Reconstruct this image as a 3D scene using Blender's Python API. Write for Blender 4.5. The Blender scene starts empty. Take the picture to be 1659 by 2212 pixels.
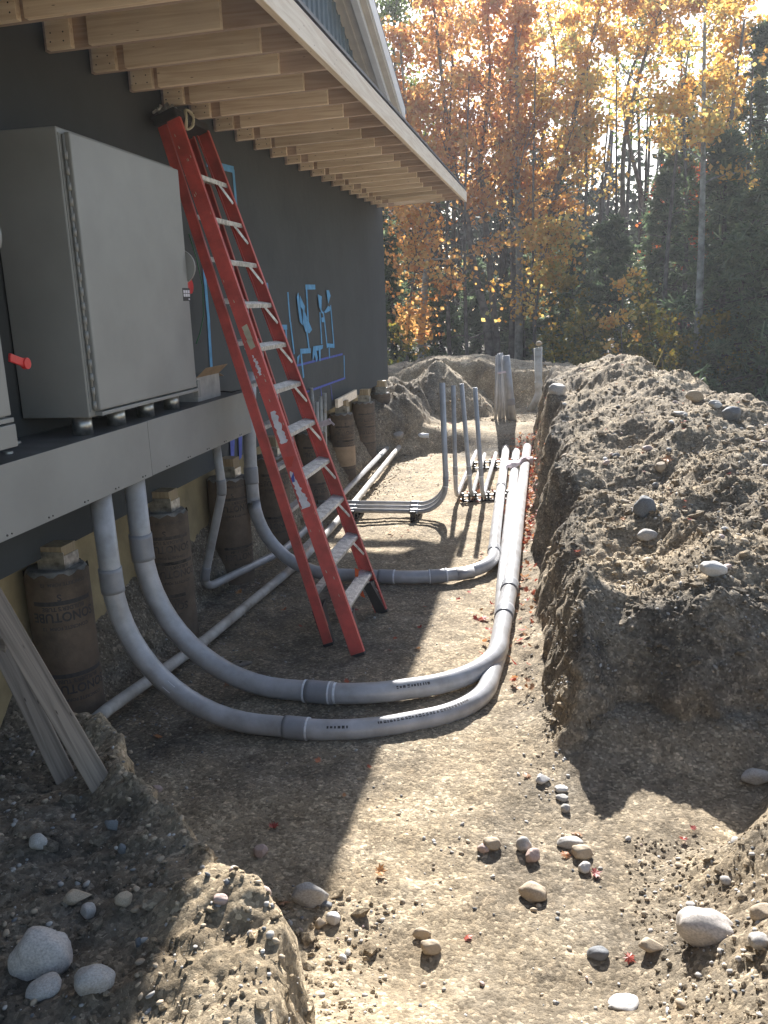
import bpy, math, random
import numpy as np
from mathutils import Vector, Matrix

# ------------------------------------------------------------------ camera, sky, sun, exposure
scene = bpy.context.scene
FPX, CX, CY = 1823.0, 829.5, 1106.0          # focal length and centre in units of a 1659 x 2212 frame
AX = np.array([[0.981, 0.012, -0.192], [0.189, -0.239, 0.952], [-0.035, -0.971, -0.237]])
def _basis():
    Yc = np.array([(1192. - CX) / FPX, (648. - CY) / FPX, 1.]); Yc /= np.linalg.norm(Yc)
    n = np.cross(np.array([1., -0.036, 0.]), Yc); n /= np.linalg.norm(n)
    Zc = -n if n[1] > 0 else n
    Xc = np.cross(Yc, Zc)
    if Xc[0] < 0: Xc = -Xc
    return np.stack([Xc, Yc, Zc])
RW = _basis()
EYE = np.array([0., 0., 2.1])
cam_d = bpy.data.cameras.new("camera"); cam = bpy.data.objects.new("camera", cam_d)
scene.collection.objects.link(cam); scene.camera = cam
right, down, fwd = RW[:, 0], RW[:, 1], RW[:, 2]
M = Matrix(((right[0], -down[0], -fwd[0], EYE[0]), (right[1], -down[1], -fwd[1], EYE[1]),
            (right[2], -down[2], -fwd[2], EYE[2]), (0, 0, 0, 1)))
cam.matrix_world = M
cam_d.sensor_fit = 'VERTICAL'; cam_d.sensor_height = 36.0; cam_d.lens = 36.0 * FPX / 2212.0
cam_d.clip_start = 0.05; cam_d.clip_end = 2000

SUN_EL, SUN_AZ = math.radians(33.4), math.radians(-4.8)      # azimuth from +Y towards +X
sun_vec = Vector((math.sin(SUN_AZ) * math.cos(SUN_EL), math.cos(SUN_AZ) * math.cos(SUN_EL), math.sin(SUN_EL)))
world = bpy.data.worlds.new("World"); scene.world = world; world.use_nodes = True
wn = world.node_tree.nodes; wl = world.node_tree.links
bg = wn.get('Background') or wn.new('ShaderNodeBackground')
sky = wn.new('ShaderNodeTexSky'); sky.sky_type = 'NISHITA'; sky.sun_disc = False
sky.sun_elevation = SUN_EL; sky.sun_rotation = SUN_AZ
sky.dust_density = 1.2; sky.air_density = 1.0
wl.new(sky.outputs[0], bg.inputs[0]); bg.inputs[1].default_value = 0.07
sun_d = bpy.data.lights.new("sun", 'SUN'); sun_d.energy = 5.0; sun_d.angle = math.radians(0.55)
sun_d.color = (1.0, 0.975, 0.94)
sun = bpy.data.objects.new("sun", sun_d); scene.collection.objects.link(sun)
sun.rotation_euler = sun_vec.to_track_quat('Z', 'Y').to_euler()
scene.view_settings.view_transform = 'Standard'; scene.view_settings.look = 'None'
scene.view_settings.exposure = 1.62; scene.view_settings.gamma = 1.0
scene.cycles.max_bounces = 7; scene.cycles.diffuse_bounces = 4; scene.cycles.transmission_bounces = 4
scene.cycles.transparent_max_bounces = 6; scene.cycles.glossy_bounces = 3
scene.cycles.caustics_reflective = False; scene.cycles.caustics_refractive = False
scene.cycles.sample_clamp_indirect = 6.0
scene.cycles.use_denoising = True

# ------------------------------------------------------------------ measuring helpers (surveyed points)
def ray(u, v): return RW @ np.array([(u - CX) / FPX, (v - CY) / FPX, 1.])
def onz(u, v, z=0.): d = ray(u, v); return EYE + (z - EYE[2]) / d[2] * d
def onx(u, v, x): d = ray(u, v); return EYE + x / d[0] * d
def ony(u, v, y): d = ray(u, v); return EYE + y / d[1] * d

# ------------------------------------------------------------------ noise
def _hash(ix, iy, iz, seed):
    h = (ix * 374761393 + iy * 668265263 + iz * 2147483647 + seed * 974711) & 0xffffffff
    h = ((h ^ (h >> 13)) * 1274126177) & 0xffffffff
    h = ((h ^ (h >> 16)) * 2246822519) & 0xffffffff
    return ((h ^ (h >> 15)) & 0xffffff) / 16777215.0
def vnoise(x, y, z=None, seed=0):
    x = np.asarray(x, float); y = np.asarray(y, float)
    ix = np.floor(x).astype(np.int64); iy = np.floor(y).astype(np.int64)
    fx = x - ix; fy = y - iy; fx = fx * fx * (3 - 2 * fx); fy = fy * fy * (3 - 2 * fy)
    if z is None:
        g = lambda a, b: _hash(ix + a, iy + b, np.zeros_like(ix), seed)
        return ((g(0, 0) * (1 - fx) + g(1, 0) * fx) * (1 - fy) + (g(0, 1) * (1 - fx) + g(1, 1) * fx) * fy) * 2 - 1
    z = np.asarray(z, float); iz = np.floor(z).astype(np.int64); fz = z - iz; fz = fz * fz * (3 - 2 * fz)
    g = lambda a, b, c: _hash(ix + a, iy + b, iz + c, seed)
    l0 = (g(0, 0, 0) * (1 - fx) + g(1, 0, 0) * fx) * (1 - fy) + (g(0, 1, 0) * (1 - fx) + g(1, 1, 0) * fx) * fy
    l1 = (g(0, 0, 1) * (1 - fx) + g(1, 0, 1) * fx) * (1 - fy) + (g(0, 1, 1) * (1 - fx) + g(1, 1, 1) * fx) * fy
    return (l0 * (1 - fz) + l1 * fz) * 2 - 1
def fbm(x, y, octs=4, seed=0, gain=.5):
    s = 0; a = 1; f = 1
    for i in range(octs):
        s = s + a * vnoise(np.asarray(x) * f + i * 17.3, np.asarray(y) * f - i * 9.1, seed=seed + i); a *= gain; f *= 2.03
    return s
def S(a, b, x):
    t = np.clip((np.asarray(x, float) - a) / (b - a), 0, 1); return t * t * (3 - 2 * t)

# ------------------------------------------------------------------ materials
def new_mat(name):
    m = bpy.data.materials.new(name); m.use_nodes = True
    nt = m.node_tree; b = nt.nodes.get('Principled BSDF')
    return m, nt, b
def mat(name, col, rough=.6, metal=0., var=.12, vscale=6., bump=0., bscale=60., spec=.5, col2=None, detail=6, dist=.01):
    m, nt, b = new_mat(name); N = nt.nodes; L = nt.links
    tc = N.new('ShaderNodeTexCoord'); nz = N.new('ShaderNodeTexNoise')
    nz.inputs['Scale'].default_value = vscale; nz.inputs['Detail'].default_value = detail; nz.inputs['Roughness'].default_value = .6
    L.new(tc.outputs['Object'], nz.inputs['Vector'])
    r = N.new('ShaderNodeValToRGB'); e = r.color_ramp.elements
    c2 = col2 or tuple(c * (1 - 2.2 * var) for c in col)
    c1 = tuple(min(1, c * (1 + var)) for c in col)
    e[0].position = .3; e[0].color = (*c2, 1); e[1].position = .65; e[1].color = (*c1, 1)
    L.new(nz.outputs['Fac'], r.inputs['Fac']); L.new(r.outputs['Color'], b.inputs['Base Color'])
    b.inputs['Roughness'].default_value = rough; b.inputs['Metallic'].default_value = metal
    b.inputs['Specular IOR Level'].default_value = spec
    if bump:
        n2 = N.new('ShaderNodeTexNoise'); n2.inputs['Scale'].default_value = bscale; n2.inputs['Detail'].default_value = 5
        L.new(tc.outputs['Object'], n2.inputs['Vector'])
        bp = N.new('ShaderNodeBump'); bp.inputs['Strength'].default_value = bump; bp.inputs['Distance'].default_value = dist
        L.new(n2.outputs['Fac'], bp.inputs['Height']); L.new(bp.outputs['Normal'], b.inputs['Normal'])
    return m
def wood_mat(name, ca, cb, axis='X', scale=14., knots=True, rough=.75):
    m, nt, b = new_mat(name); N = nt.nodes; L = nt.links
    tc = N.new('ShaderNodeTexCoord'); mp = N.new('ShaderNodeMapping')
    sc = {'X': (.7, scale, scale), 'Y': (scale, .7, scale), 'Z': (scale, scale, .7)}[axis]
    mp.inputs['Scale'].default_value = sc; L.new(tc.outputs['Object'], mp.inputs['Vector'])
    nz = N.new('ShaderNodeTexNoise'); nz.inputs['Scale'].default_value = 3.; nz.inputs['Detail'].default_value = 7
    nz.inputs['Distortion'].default_value = .8; L.new(mp.outputs[0], nz.inputs['Vector'])
    r = N.new('ShaderNodeValToRGB'); e = r.color_ramp.elements
    e[0].position = .32; e[0].color = (*ca, 1); e[1].position = .62; e[1].color = (*cb, 1)
    L.new(nz.outputs['Fac'], r.inputs['Fac']); out = r.outputs['Color']
    n3 = N.new('ShaderNodeTexNoise'); n3.inputs['Scale'].default_value = 1.7; L.new(tc.outputs['Object'], n3.inputs['Vector'])
    oi = N.new('ShaderNodeObjectInfo')
    hv = N.new('ShaderNodeHueSaturation'); mr = N.new('ShaderNodeMapRange')
    mr.inputs['To Min'].default_value = .8; mr.inputs['To Max'].default_value = 1.15
    L.new(oi.outputs['Random'], mr.inputs['Value']); L.new(mr.outputs[0], hv.inputs['Value']); L.new(out, hv.inputs['Color']); out = hv.outputs[0]
    if knots:
        vo = N.new('ShaderNodeTexVoronoi'); mp2 = N.new('ShaderNodeMapping')
        s2 = {'X': (1.6, 7, 7), 'Y': (7, 1.6, 7), 'Z': (7, 7, 1.6)}[axis]; mp2.inputs['Scale'].default_value = s2
        L.new(tc.outputs['Object'], mp2.inputs['Vector']); L.new(mp2.outputs[0], vo.inputs['Vector'])
        k = N.new('ShaderNodeValToRGB'); k.color_ramp.elements[0].position = .03; k.color_ramp.elements[0].color = (1, 1, 1, 1)
        k.color_ramp.elements[1].position = .1; k.color_ramp.elements[1].color = (0, 0, 0, 1)
        L.new(vo.outputs['Distance'], k.inputs['Fac'])
        mx = N.new('ShaderNodeMixRGB'); mx.inputs['Color2'].default_value = (ca[0] * .35, ca[1] * .28, ca[2] * .25, 1)
        L.new(k.outputs[0], mx.inputs['Fac']); L.new(out, mx.inputs['Color1']); out = mx.outputs[0]
    L.new(out, b.inputs['Base Color']); b.inputs['Roughness'].default_value = rough
    bp = N.new('ShaderNodeBump'); bp.inputs['Strength'].default_value = .35; bp.inputs['Distance'].default_value = .004
    L.new(nz.outputs['Fac'], bp.inputs['Height']); L.new(bp.outputs[0], b.inputs['Normal'])
    return m
def soil_mat():
    m, nt, b = new_mat("soil"); N = nt.nodes; L = nt.links
    geo = N.new('ShaderNodeNewGeometry'); P = geo.outputs['Position']
    at = N.new('ShaderNodeAttribute'); at.attribute_name = 'dirt_shade'  # blends sand to dirt; also carries painted shade of bank face and floor
    def noise(sc, det=6, ro=.6, dist=0):
        n = N.new('ShaderNodeTexNoise'); n.inputs['Scale'].default_value = sc; n.inputs['Detail'].default_value = det
        n.inputs['Roughness'].default_value = ro; n.inputs['Distortion'].default_value = dist; L.new(P, n.inputs['Vector']); return n.outputs['Fac']
    def ramp(f, stops):
        r = N.new('ShaderNodeValToRGB'); r.color_ramp.elements[0].position = stops[0][0]; r.color_ramp.elements[0].color = (*stops[0][1], 1)
        r.color_ramp.elements[1].position = stops[-1][0]; r.color_ramp.elements[1].color = (*stops[-1][1], 1)
        for p, c in stops[1:-1]:
            e = r.color_ramp.elements.new(p); e.color = (*c, 1)
        L.new(f, r.inputs['Fac']); return r.outputs['Color']
    def mix(f, a, c, t='MIX'):
        x = N.new('ShaderNodeMixRGB'); x.blend_type = t
        if isinstance(f, float): x.inputs[0].default_value = f
        else: L.new(f, x.inputs[0])
        L.new(a, x.inputs[1])
        if isinstance(c, tuple): x.inputs[2].default_value = (*c, 1)
        else: L.new(c, x.inputs[2])
        return x.outputs[0]
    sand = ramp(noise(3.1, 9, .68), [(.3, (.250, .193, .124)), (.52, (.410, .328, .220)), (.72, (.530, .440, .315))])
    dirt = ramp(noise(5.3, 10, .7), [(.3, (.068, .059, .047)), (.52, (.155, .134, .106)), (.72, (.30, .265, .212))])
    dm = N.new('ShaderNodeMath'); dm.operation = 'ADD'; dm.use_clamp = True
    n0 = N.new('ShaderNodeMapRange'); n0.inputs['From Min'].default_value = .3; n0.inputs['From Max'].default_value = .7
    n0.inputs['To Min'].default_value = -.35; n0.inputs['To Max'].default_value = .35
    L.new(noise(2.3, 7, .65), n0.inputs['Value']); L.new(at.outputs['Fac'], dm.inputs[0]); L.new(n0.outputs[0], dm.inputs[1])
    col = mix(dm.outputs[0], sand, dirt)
    # coarse grains
    vo = N.new('ShaderNodeTexVoronoi'); vo.inputs['Scale'].default_value = 85; L.new(P, vo.inputs['Vector'])
    gc = N.new('ShaderNodeSeparateColor'); L.new(vo.outputs['Color'], gc.inputs[0])
    grain = ramp(gc.outputs[0], [(0., (.42, .40, .37)), (.45, (.9, .9, .9)), (.8, (1.05, 1.02, .98)), (.97, (1.9, 1.9, 1.9))])
    col = mix(.75, col, grain, 'MULTIPLY')
    vo2 = N.new('ShaderNodeTexVoronoi'); vo2.inputs['Scale'].default_value = 31; L.new(P, vo2.inputs['Vector'])
    g2 = N.new('ShaderNodeSeparateColor'); L.new(vo2.outputs['Color'], g2.inputs[0])
    peb = ramp(g2.outputs[1], [(.0, (.7, .68, .66)), (.2, (1, 1, 1)), (.9, (1, 1, 1)), (.96, (1.7, 1.65, 1.6))])
    col = mix(.6, col, peb, 'MULTIPLY')
    fine = ramp(noise(240, 3, .7), [(.3, (.72, .72, .72)), (.7, (1.25, 1.25, 1.25))])
    col = mix(.7, col, fine, 'MULTIPLY')
    af = N.new('ShaderNodeAttribute'); af.attribute_name = 'forest'
    col = mix(af.outputs['Fac'], col, ramp(noise(9, 6, .7), [(.3, (.02, .015, .01)), (.6, (.075, .05, .028)), (.75, (.17, .085, .03))]))
    L.new(col, b.inputs['Base Color']); b.inputs['Roughness'].default_value = .93; b.inputs['Specular IOR Level'].default_value = .25
    # relief
    a1 = N.new('ShaderNodeMath'); a1.operation = 'MULTIPLY_ADD'; a1.inputs[1].default_value = .010
    L.new(noise(34, 10, .82), a1.inputs[0])
    vs = N.new('ShaderNodeMath'); vs.operation = 'MULTIPLY'; vs.inputs[1].default_value = -.003; L.new(vo2.outputs['Distance'], vs.inputs[0])
    L.new(vs.outputs[0], a1.inputs[2])
    a2 = N.new('ShaderNodeMath'); a2.operation = 'MULTIPLY_ADD'; a2.inputs[1].default_value = .0060
    L.new(noise(150, 4, .7), a2.inputs[0]); L.new(a1.outputs[0], a2.inputs[2])
    a3 = N.new('ShaderNodeMath'); a3.operation = 'MULTIPLY_ADD'; a3.inputs[1].default_value = -.003
    L.new(vo.outputs['Distance'], a3.inputs[0]); L.new(a2.outputs[0], a3.inputs[2])
    bp = N.new('ShaderNodeBump'); bp.inputs['Strength'].default_value = 1.; bp.inputs['Distance'].default_value = .95
    L.new(a3.outputs[0], bp.inputs['Height']); L.new(bp.outputs[0], b.inputs['Normal'])
    return m
def leaf_mat(name, stops, trans=.5, rough=.6, vein=False):
    m, nt, b = new_mat(name); N = nt.nodes; L = nt.links; N.remove(b)
    at = N.new('ShaderNodeAttribute'); at.attribute_name = 'tint'
    r = N.new('ShaderNodeValToRGB'); r.color_ramp.elements[0].position = 0; r.color_ramp.elements[0].color = (*stops[0], 1)
    r.color_ramp.elements[1].position = 1; r.color_ramp.elements[1].color = (*stops[-1], 1)
    for i, c in enumerate(stops[1:-1]):
        e = r.color_ramp.elements.new((i + 1) / (len(stops) - 1)); e.color = (*c, 1)
    L.new(at.outputs['Fac'], r.inputs['Fac'])
    d = N.new('ShaderNodeBsdfDiffuse'); t = N.new('ShaderNodeBsdfTranslucent'); g = N.new('ShaderNodeBsdfGlossy')
    g.inputs['Roughness'].default_value = .45; g.inputs['Color'].default_value = (.5, .5, .5, 1)
    L.new(r.outputs[0], d.inputs[0]); L.new(r.outputs[0], t.inputs[0])
    mx = N.new('ShaderNodeMixShader'); mx.inputs[0].default_value = trans; L.new(d.outputs[0], mx.inputs[1]); L.new(t.outputs[0], mx.inputs[2])
    m2 = N.new('ShaderNodeMixShader'); m2.inputs[0].default_value = .06; L.new(mx.outputs[0], m2.inputs[1]); L.new(g.outputs[0], m2.inputs[2])
    L.new(m2.outputs[0], N.get('Material Output').inputs['Surface'])
    return m
MT = {}
MT['soil'] = soil_mat()
MT['pvc'] = mat('grey_pvc', (.41, .41, .42), .30, col2=(.285, .275, .265), vscale=7., bump=.05, bscale=200)
MT['pvc_dark'] = mat('dark_grey_pvc', (.28, .285, .30), .40, var=.10, vscale=5.)
MT['pvc_old'] = mat('old_dusty_pvc', (.46, .44, .40), .6, var=.2, vscale=7., col2=(.25, .22, .18))
MT['cement'] = mat('white_solvent_cement', (.75, .76, .78), .5, vscale=30)
MT['ink'] = mat('black_print', (.05, .045, .045), .7, vscale=40)
MT['ink_faded'] = mat('faded_print', (.085, .068, .055), .85, var=.35, vscale=18.)
MT['cab'] = mat('grey_enamel', (.25, .255, .245), .40, var=.07, vscale=2., bump=.03, bscale=300)
MT['cab_side'] = MT['cab']
MT['shelf_top'] = mat('shaded_dusty_steel', (.10, .10, .10), .5, var=.25, vscale=6., col2=(.055, .053, .05))  # cabinet grey under dust, darkened to paint in its shade
MT['galv'] = mat('galvanised_steel', (.55, .55, .53), .38, metal=.9, var=.25, vscale=22.)
MT['red'] = mat('red_plastic', (.55, .03, .03), .4, vscale=9)
MT['membrane'] = mat('grey_wall_membrane', (.047, .053, .056), .8, var=.10, vscale=1.3, bump=.15, bscale=8., dist=.02)
MT['siding'] = mat('blue_grey_siding', (.13, .17, .20), .6, var=.1, vscale=3.)
MT['roof'] = mat('dark_metal_roof', (.08, .085, .10), .5, vscale=2.)
MT['trim'] = mat('cream_trim', (.62, .57, .50), .6, var=.06, vscale=4.)
MT['white'] = mat('white_metal_trim', (.75, .77, .80), .4, var=.03)
MT['lumber'] = wood_mat('spruce_lumber', (.68, .55, .41), (.86, .75, .60), 'X')
MT['lumber_shaded'] = wood_mat('shaded_reddish_spruce', (.42, .31, .25), (.56, .45, .38), 'X')  # reddish wood, darkened to paint in shade on the main rafters
MT['lumber_y'] = wood_mat('spruce_long_board', (.72, .62, .50), (.88, .80, .68), 'Y')
MT['lumber_z'] = wood_mat('weathered_board', (.11, .085, .065), (.27, .215, .165), 'Z', scale=20)
MT['post'] = wood_mat('yellow_post_wood', (.26, .19, .11), (.40, .31, .19), 'Z')
MT['ply'] = mat('yellow_foam_board', (.36, .28, .15), .85, var=.2, vscale=2.5, bump=.3, bscale=30)
MT['fibre'] = mat('red_fibreglass', (.50, .072, .058), .48, var=.22, vscale=7., bump=.12, bscale=90, col2=(.33, .055, .045))
MT['alu'] = mat('worn_aluminium', (.62, .61, .58), .45, metal=.55, var=.22, vscale=30., bump=.2, bscale=120, dist=.002)
MT['rubber'] = mat('black_rubber', (.02, .02, .022), .6, vscale=20)
MT['sticker'] = mat('torn_sticker', (.66, .64, .68), .7, var=.12, vscale=14.)
MT['sticker_red'] = mat('sticker_red_print', (.5, .06, .04), .7)
MT['sticker_blue'] = mat('sticker_blue_print', (.06, .09, .36), .7)
MT['tape'] = mat('blue_painters_tape', (.11, .32, .56), .8, var=.12, vscale=12.)
MT['tape_purple'] = mat('purple_chalk_tape', (.08, .11, .42), .8, var=.12, vscale=12.)
MT['conc'] = mat('dirty_concrete', (.24, .225, .20), .9, var=.25, vscale=14., bump=.5, bscale=60)
MT['tube'] = mat('brown_cardboard_tube', (.14, .10, .068), .85, var=.3, vscale=5., bump=.25, bscale=45, col2=(.065, .05, .038))
MT['card'] = mat('cardboard', (.34, .24, .15), .85, vscale=9)
MT['card_print'] = mat('pale_printed_card', (.42, .40, .38), .8, vscale=9)
MT['spacer'] = mat('black_duct_spacer', (.012, .012, .014), .5, vscale=20)
MT['rag'] = mat('pale_pink_rag', (.72, .62, .66), .9, var=.12, vscale=20., bump=.5, bscale=60)
MT['orange'] = mat('orange_ribbon', (.75, .13, .03), .6, vscale=20)
MT['wire'] = mat('green_wire', (.03, .16, .07), .5)
MT['rope'] = mat('pale_wire_coil', (.50, .46, .34), .6)
MT['bark'] = mat('grey_bark', (.135, .125, .11), .9, var=.35, vscale=5., bump=.8, bscale=22, col2=(.05, .045, .04), dist=.03)
MT['bark_light'] = mat('pale_lichen_bark', (.30, .30, .26), .9, var=.3, vscale=4., bump=.8, bscale=22, col2=(.10, .095, .085), dist=.03)
MT['bark_dark'] = mat('dark_bark', (.055, .048, .042), .92, var=.3, vscale=6., bump=.8, bscale=20, dist=.03)
MT['stone'] = mat('grey_river_stone', (.40, .375, .34), .8, var=.16, vscale=9., bump=.25, bscale=50, dist=.004)
MT['stone_tan'] = mat('tan_river_stone', (.42, .335, .235), .82, var=.18, vscale=11., bump=.25, bscale=50, dist=.004)
MT['stone_dark'] = mat('dark_slate_stone', (.17, .175, .18), .75, var=.2, vscale=11., bump=.25, bscale=50, dist=.004)
MT['stone_white'] = mat('white_quartz_stone', (.56, .53, .49), .7, var=.1, vscale=8., bump=.25, bscale=40, dist=.004)
MT['stone_pink'] = mat('pink_granite_stone', (.47, .35, .30), .75, var=.2, vscale=13., bump=.25, bscale=50, dist=.004)
MT['clod'] = mat('earth_clod', (.21, .178, .138), .95, var=.3, vscale=20., bump=.8, bscale=50, dist=.01)
MT['maple'] = leaf_mat('orange_maple_leaves', [(.52, .17, .05), (.66, .28, .08), (.76, .39, .12), (.80, .50, .17), (.68, .54, .20)], .58)
MT['maple_y'] = leaf_mat('golden_maple_leaves', [(.60, .25, .06), (.74, .38, .08), (.82, .52, .13), (.68, .54, .18), (.36, .40, .13)], .58)
MT['maple_red'] = leaf_mat('red_maple_leaves', [(.42, .03, .015), (.60, .07, .02), (.70, .16, .03), (.66, .26, .05)], .55)
MT['green_leaf'] = leaf_mat('green_leaves', [(.05, .09, .02), (.10, .17, .035), (.20, .27, .05), (.40, .38, .07)], .5)
MT['hemlock'] = leaf_mat('hemlock_needles', [(.05, .09, .05), (.11, .17, .09), (.19, .26, .13), (.32, .38, .21)], .5)
MT['far_green'] = leaf_mat('far_evergreen', [(.012, .022, .012), (.03, .05, .025), (.05, .08, .035)], .2)
MT['shrub'] = leaf_mat('yellow_green_leaves', [(.06, .085, .02), (.14, .15, .03), (.32, .25, .04), (.55, .34, .05)], .5)
MT['litter'] = leaf_mat('fallen_maple_leaves', [(.26, .04, .03), (.42, .07, .045), (.50, .15, .07), (.52, .27, .11), (.38, .22, .14)], .3)
MT['dead_leaf'] = leaf_mat('dry_brown_leaf', [(.20, .11, .07), (.30, .17, .10), (.36, .20, .12)], .2)
MT['grass'] = leaf_mat('dry_grass', [(.20, .17, .07), (.34, .28, .13), (.42, .36, .2)], .3)

# ------------------------------------------------------------------ object helpers
COL = scene.collection
def tag(o, label=None, cat=None, group=None, kind=None):
    if label: o['label'] = label
    if cat: o['category'] = cat
    if group: o['group'] = group
    if kind: o['kind'] = kind
    return o
def empty(name, loc, label, cat, group=None, kind=None):
    o = bpy.data.objects.new(name, None); COL.objects.link(o); o.location = tuple(loc); o.empty_display_size = .1
    return tag(o, label, cat, group, kind)
class MB:
    """collects pieces (in world coordinates) and links them as one mesh object"""
    def __init__(s): s.v = []; s.f = []; s.s = []; s.m = []; s.mi = 0
    def add(s, vs, fs, smooth=False):
        o = len(s.v); s.v += [tuple(map(float, p)) for p in vs]; s.f += [tuple(i + o for i in f) for f in fs]
        s.s += [smooth] * len(fs); s.m += [s.mi] * len(fs); return s
    def box(s, x0, x1, y0, y1, z0, z1):
        v = [(x, y, z) for x in (x0, x1) for y in (y0, y1) for z in (z0, z1)]
        return s.add(v, [(0, 1, 3, 2), (4, 6, 7, 5), (0, 4, 5, 1), (2, 3, 7, 6), (0, 2, 6, 4), (1, 5, 7, 3)])
    def beam(s, a, b, w, h, up=(0, 0, 1), taper=1.):
        a = Vector(a); b = Vector(b); d = (b - a).normalized(); u = Vector(up)
        sd = d.cross(u).normalized(); u = sd.cross(d).normalized(); v = []
        for p, k in ((a, 1.), (b, taper)):
            for i, j in ((-1, -1), (1, -1), (1, 1), (-1, 1)): v.append(p + sd * (w * .5 * i * k) + u * (h * .5 * j * k))
        return s.add(v, [(3, 2, 1, 0), (4, 5, 6, 7), (0, 1, 5, 4), (1, 2, 6, 5), (2, 3, 7, 6), (3, 0, 4, 7)])
    def tube(s, pts, r, n=16, hollow=0., smooth=True, cap=True):
        pts = [Vector(p) for p in pts]; k = len(pts); rs = r if isinstance(r, (list, tuple)) else [r] * k
        t = [(pts[min(i + 1, k - 1)] - pts[max(i - 1, 0)]).normalized() for i in range(k)]
        a = Vector((0, 0, 1)) if abs(t[0].z) < .9 else Vector((1, 0, 0)); u = (a - t[0] * a.dot(t[0])).normalized()
        rings = []
        for i in range(k):
            if i: u = (u - t[i] * u.dot(t[i])).normalized()
            w = t[i].cross(u); rings.append((pts[i], u.copy(), w, rs[i]))
        if hollow:
            def inner(ring, d): return [(ring[0], ring[1], ring[2], ring[3] * (1 - hollow)), (ring[0] + d * .12, ring[1], ring[2], ring[3] * (1 - hollow))]
            rings = list(reversed(inner(rings[0], t[0]))) + rings + inner(rings[-1], -t[-1])
        v = []
        for c, uu, w, q in rings:
            for j in range(n):
                an = 2 * math.pi * j / n; v.append(c + uu * (q * math.cos(an)) + w * (q * math.sin(an)))
        f = [(i * n + j, i * n + (j + 1) % n, (i + 1) * n + (j + 1) % n, (i + 1) * n + j) for i in range(len(rings) - 1) for j in range(n)]
        s.add(v, f, smooth)
        if cap:
            o = len(s.v) - len(v); e = (len(rings) - 1) * n
            s.f += [tuple(o + j for j in range(n - 1, -1, -1)), tuple(o + e + j for j in range(n))]; s.s += [False] * 2; s.m += [s.mi] * 2
        return s
    def extrude_poly(s, poly, off):
        """poly: list of 3-D points (planar), off: extrusion vector"""
        n = len(poly); off = Vector(off); v = [Vector(p) for p in poly] + [Vector(p) + off for p in poly]
        return s.add(v, [tuple(range(n - 1, -1, -1)), tuple(range(n, 2 * n))] + [(i, (i + 1) % n, n + (i + 1) % n, n + i) for i in range(n)])
    def build(s, name, mats, parent=None, bevel=0., label=None):
        me = bpy.data.meshes.new(name); org = Vector(parent.location) if parent is not None and parent.parent is None else None
        base = Vector((0, 0, 0))
        if parent is not None:
            q = parent
            while q is not None: base += Vector(q.location); q = q.parent
        me.from_pydata([tuple(Vector(p) - base) for p in s.v], [], s.f); me.update()
        me.polygons.foreach_set('use_smooth', s.s); me.polygons.foreach_set('material_index', s.m)
        for m in (mats if isinstance(mats, (list, tuple)) else [mats]): me.materials.append(m)
        o = bpy.data.objects.new(name, me); COL.objects.link(o)
        if parent is not None: o.parent = parent
        if bevel:
            bv = o.modifiers.new('bevel', 'BEVEL'); bv.width = bevel; bv.segments = 2; bv.limit_method = 'ANGLE'; bv.angle_limit = math.radians(40)
        if label: o['label'] = label
        return o
def root_at_base(o):
    """moves a top-level mesh's origin to the middle of its base"""
    me = o.data; n = len(me.vertices); co = np.empty(n * 3); me.vertices.foreach_get('co', co); co = co.reshape(-1, 3)
    c = (co.min(0) + co.max(0)) / 2; c[2] = co[:, 2].min(); co -= c
    me.vertices.foreach_set('co', co.ravel()); me.update(); o.location = tuple(c); return o
def fillet(pts, rad, n=10):
    """polyline with rounded corners; rad: one radius or a list for the inner corners"""
    P = [Vector(p) for p in pts]; out = [P[0]]; rl = rad if isinstance(rad, (list, tuple)) else [rad] * (len(P) - 2)
    for i in range(1, len(P) - 1):
        a = (P[i - 1] - P[i]).normalized(); b = (P[i + 1] - P[i]).normalized(); ang = a.angle(b)
        if math.pi - ang < .02 or rl[i - 1] <= 0: out.append(P[i]); continue
        d = min(rl[i - 1] / math.tan(ang / 2), (P[i - 1] - P[i]).length * .98, (P[i + 1] - P[i]).length * .98); r = d * math.tan(ang / 2)
        c = P[i] + (a + b).normalized() * (r / math.sin(ang / 2)); s0 = P[i] + a * d - c; s1 = P[i] + b * d - c; w = math.pi - ang
        for k in range(n + 1):
            t = k / n; out.append(c + (s0 * math.sin((1 - t) * w) + s1 * math.sin(t * w)) / math.sin(w))
    out.append(P[-1]); return out
def arclen_piece(pts, s0, s1, n=6):
    """points of a polyline between two arc lengths"""
    L = [0.]
    for i in range(1, len(pts)): L.append(L[-1] + (pts[i] - pts[i - 1]).length)
    def at(s):
        s = max(0, min(L[-1], s))
        for i in range(1, len(pts)):
            if L[i] >= s:
                t = (s - L[i - 1]) / max(1e-9, L[i] - L[i - 1]); return pts[i - 1].lerp(pts[i], t)
        return pts[-1]
    return [at(s0 + (s1 - s0) * k / n) for k in range(n + 1)]
def nearest_s(pts, p):
    p = Vector(p); best = (9e9, 0); L = 0.
    for i in range(1, len(pts)):
        ab = pts[i] - pts[i - 1]; l = ab.length
        if l < 1e-9: continue
        t = max(0, min(1, (p - pts[i - 1]).dot(ab) / (l * l))); d = (pts[i - 1] + ab * t - p).length
        if d < best[0]: best = (d, L + t * l)
        L += l
    return best[1]
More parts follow.
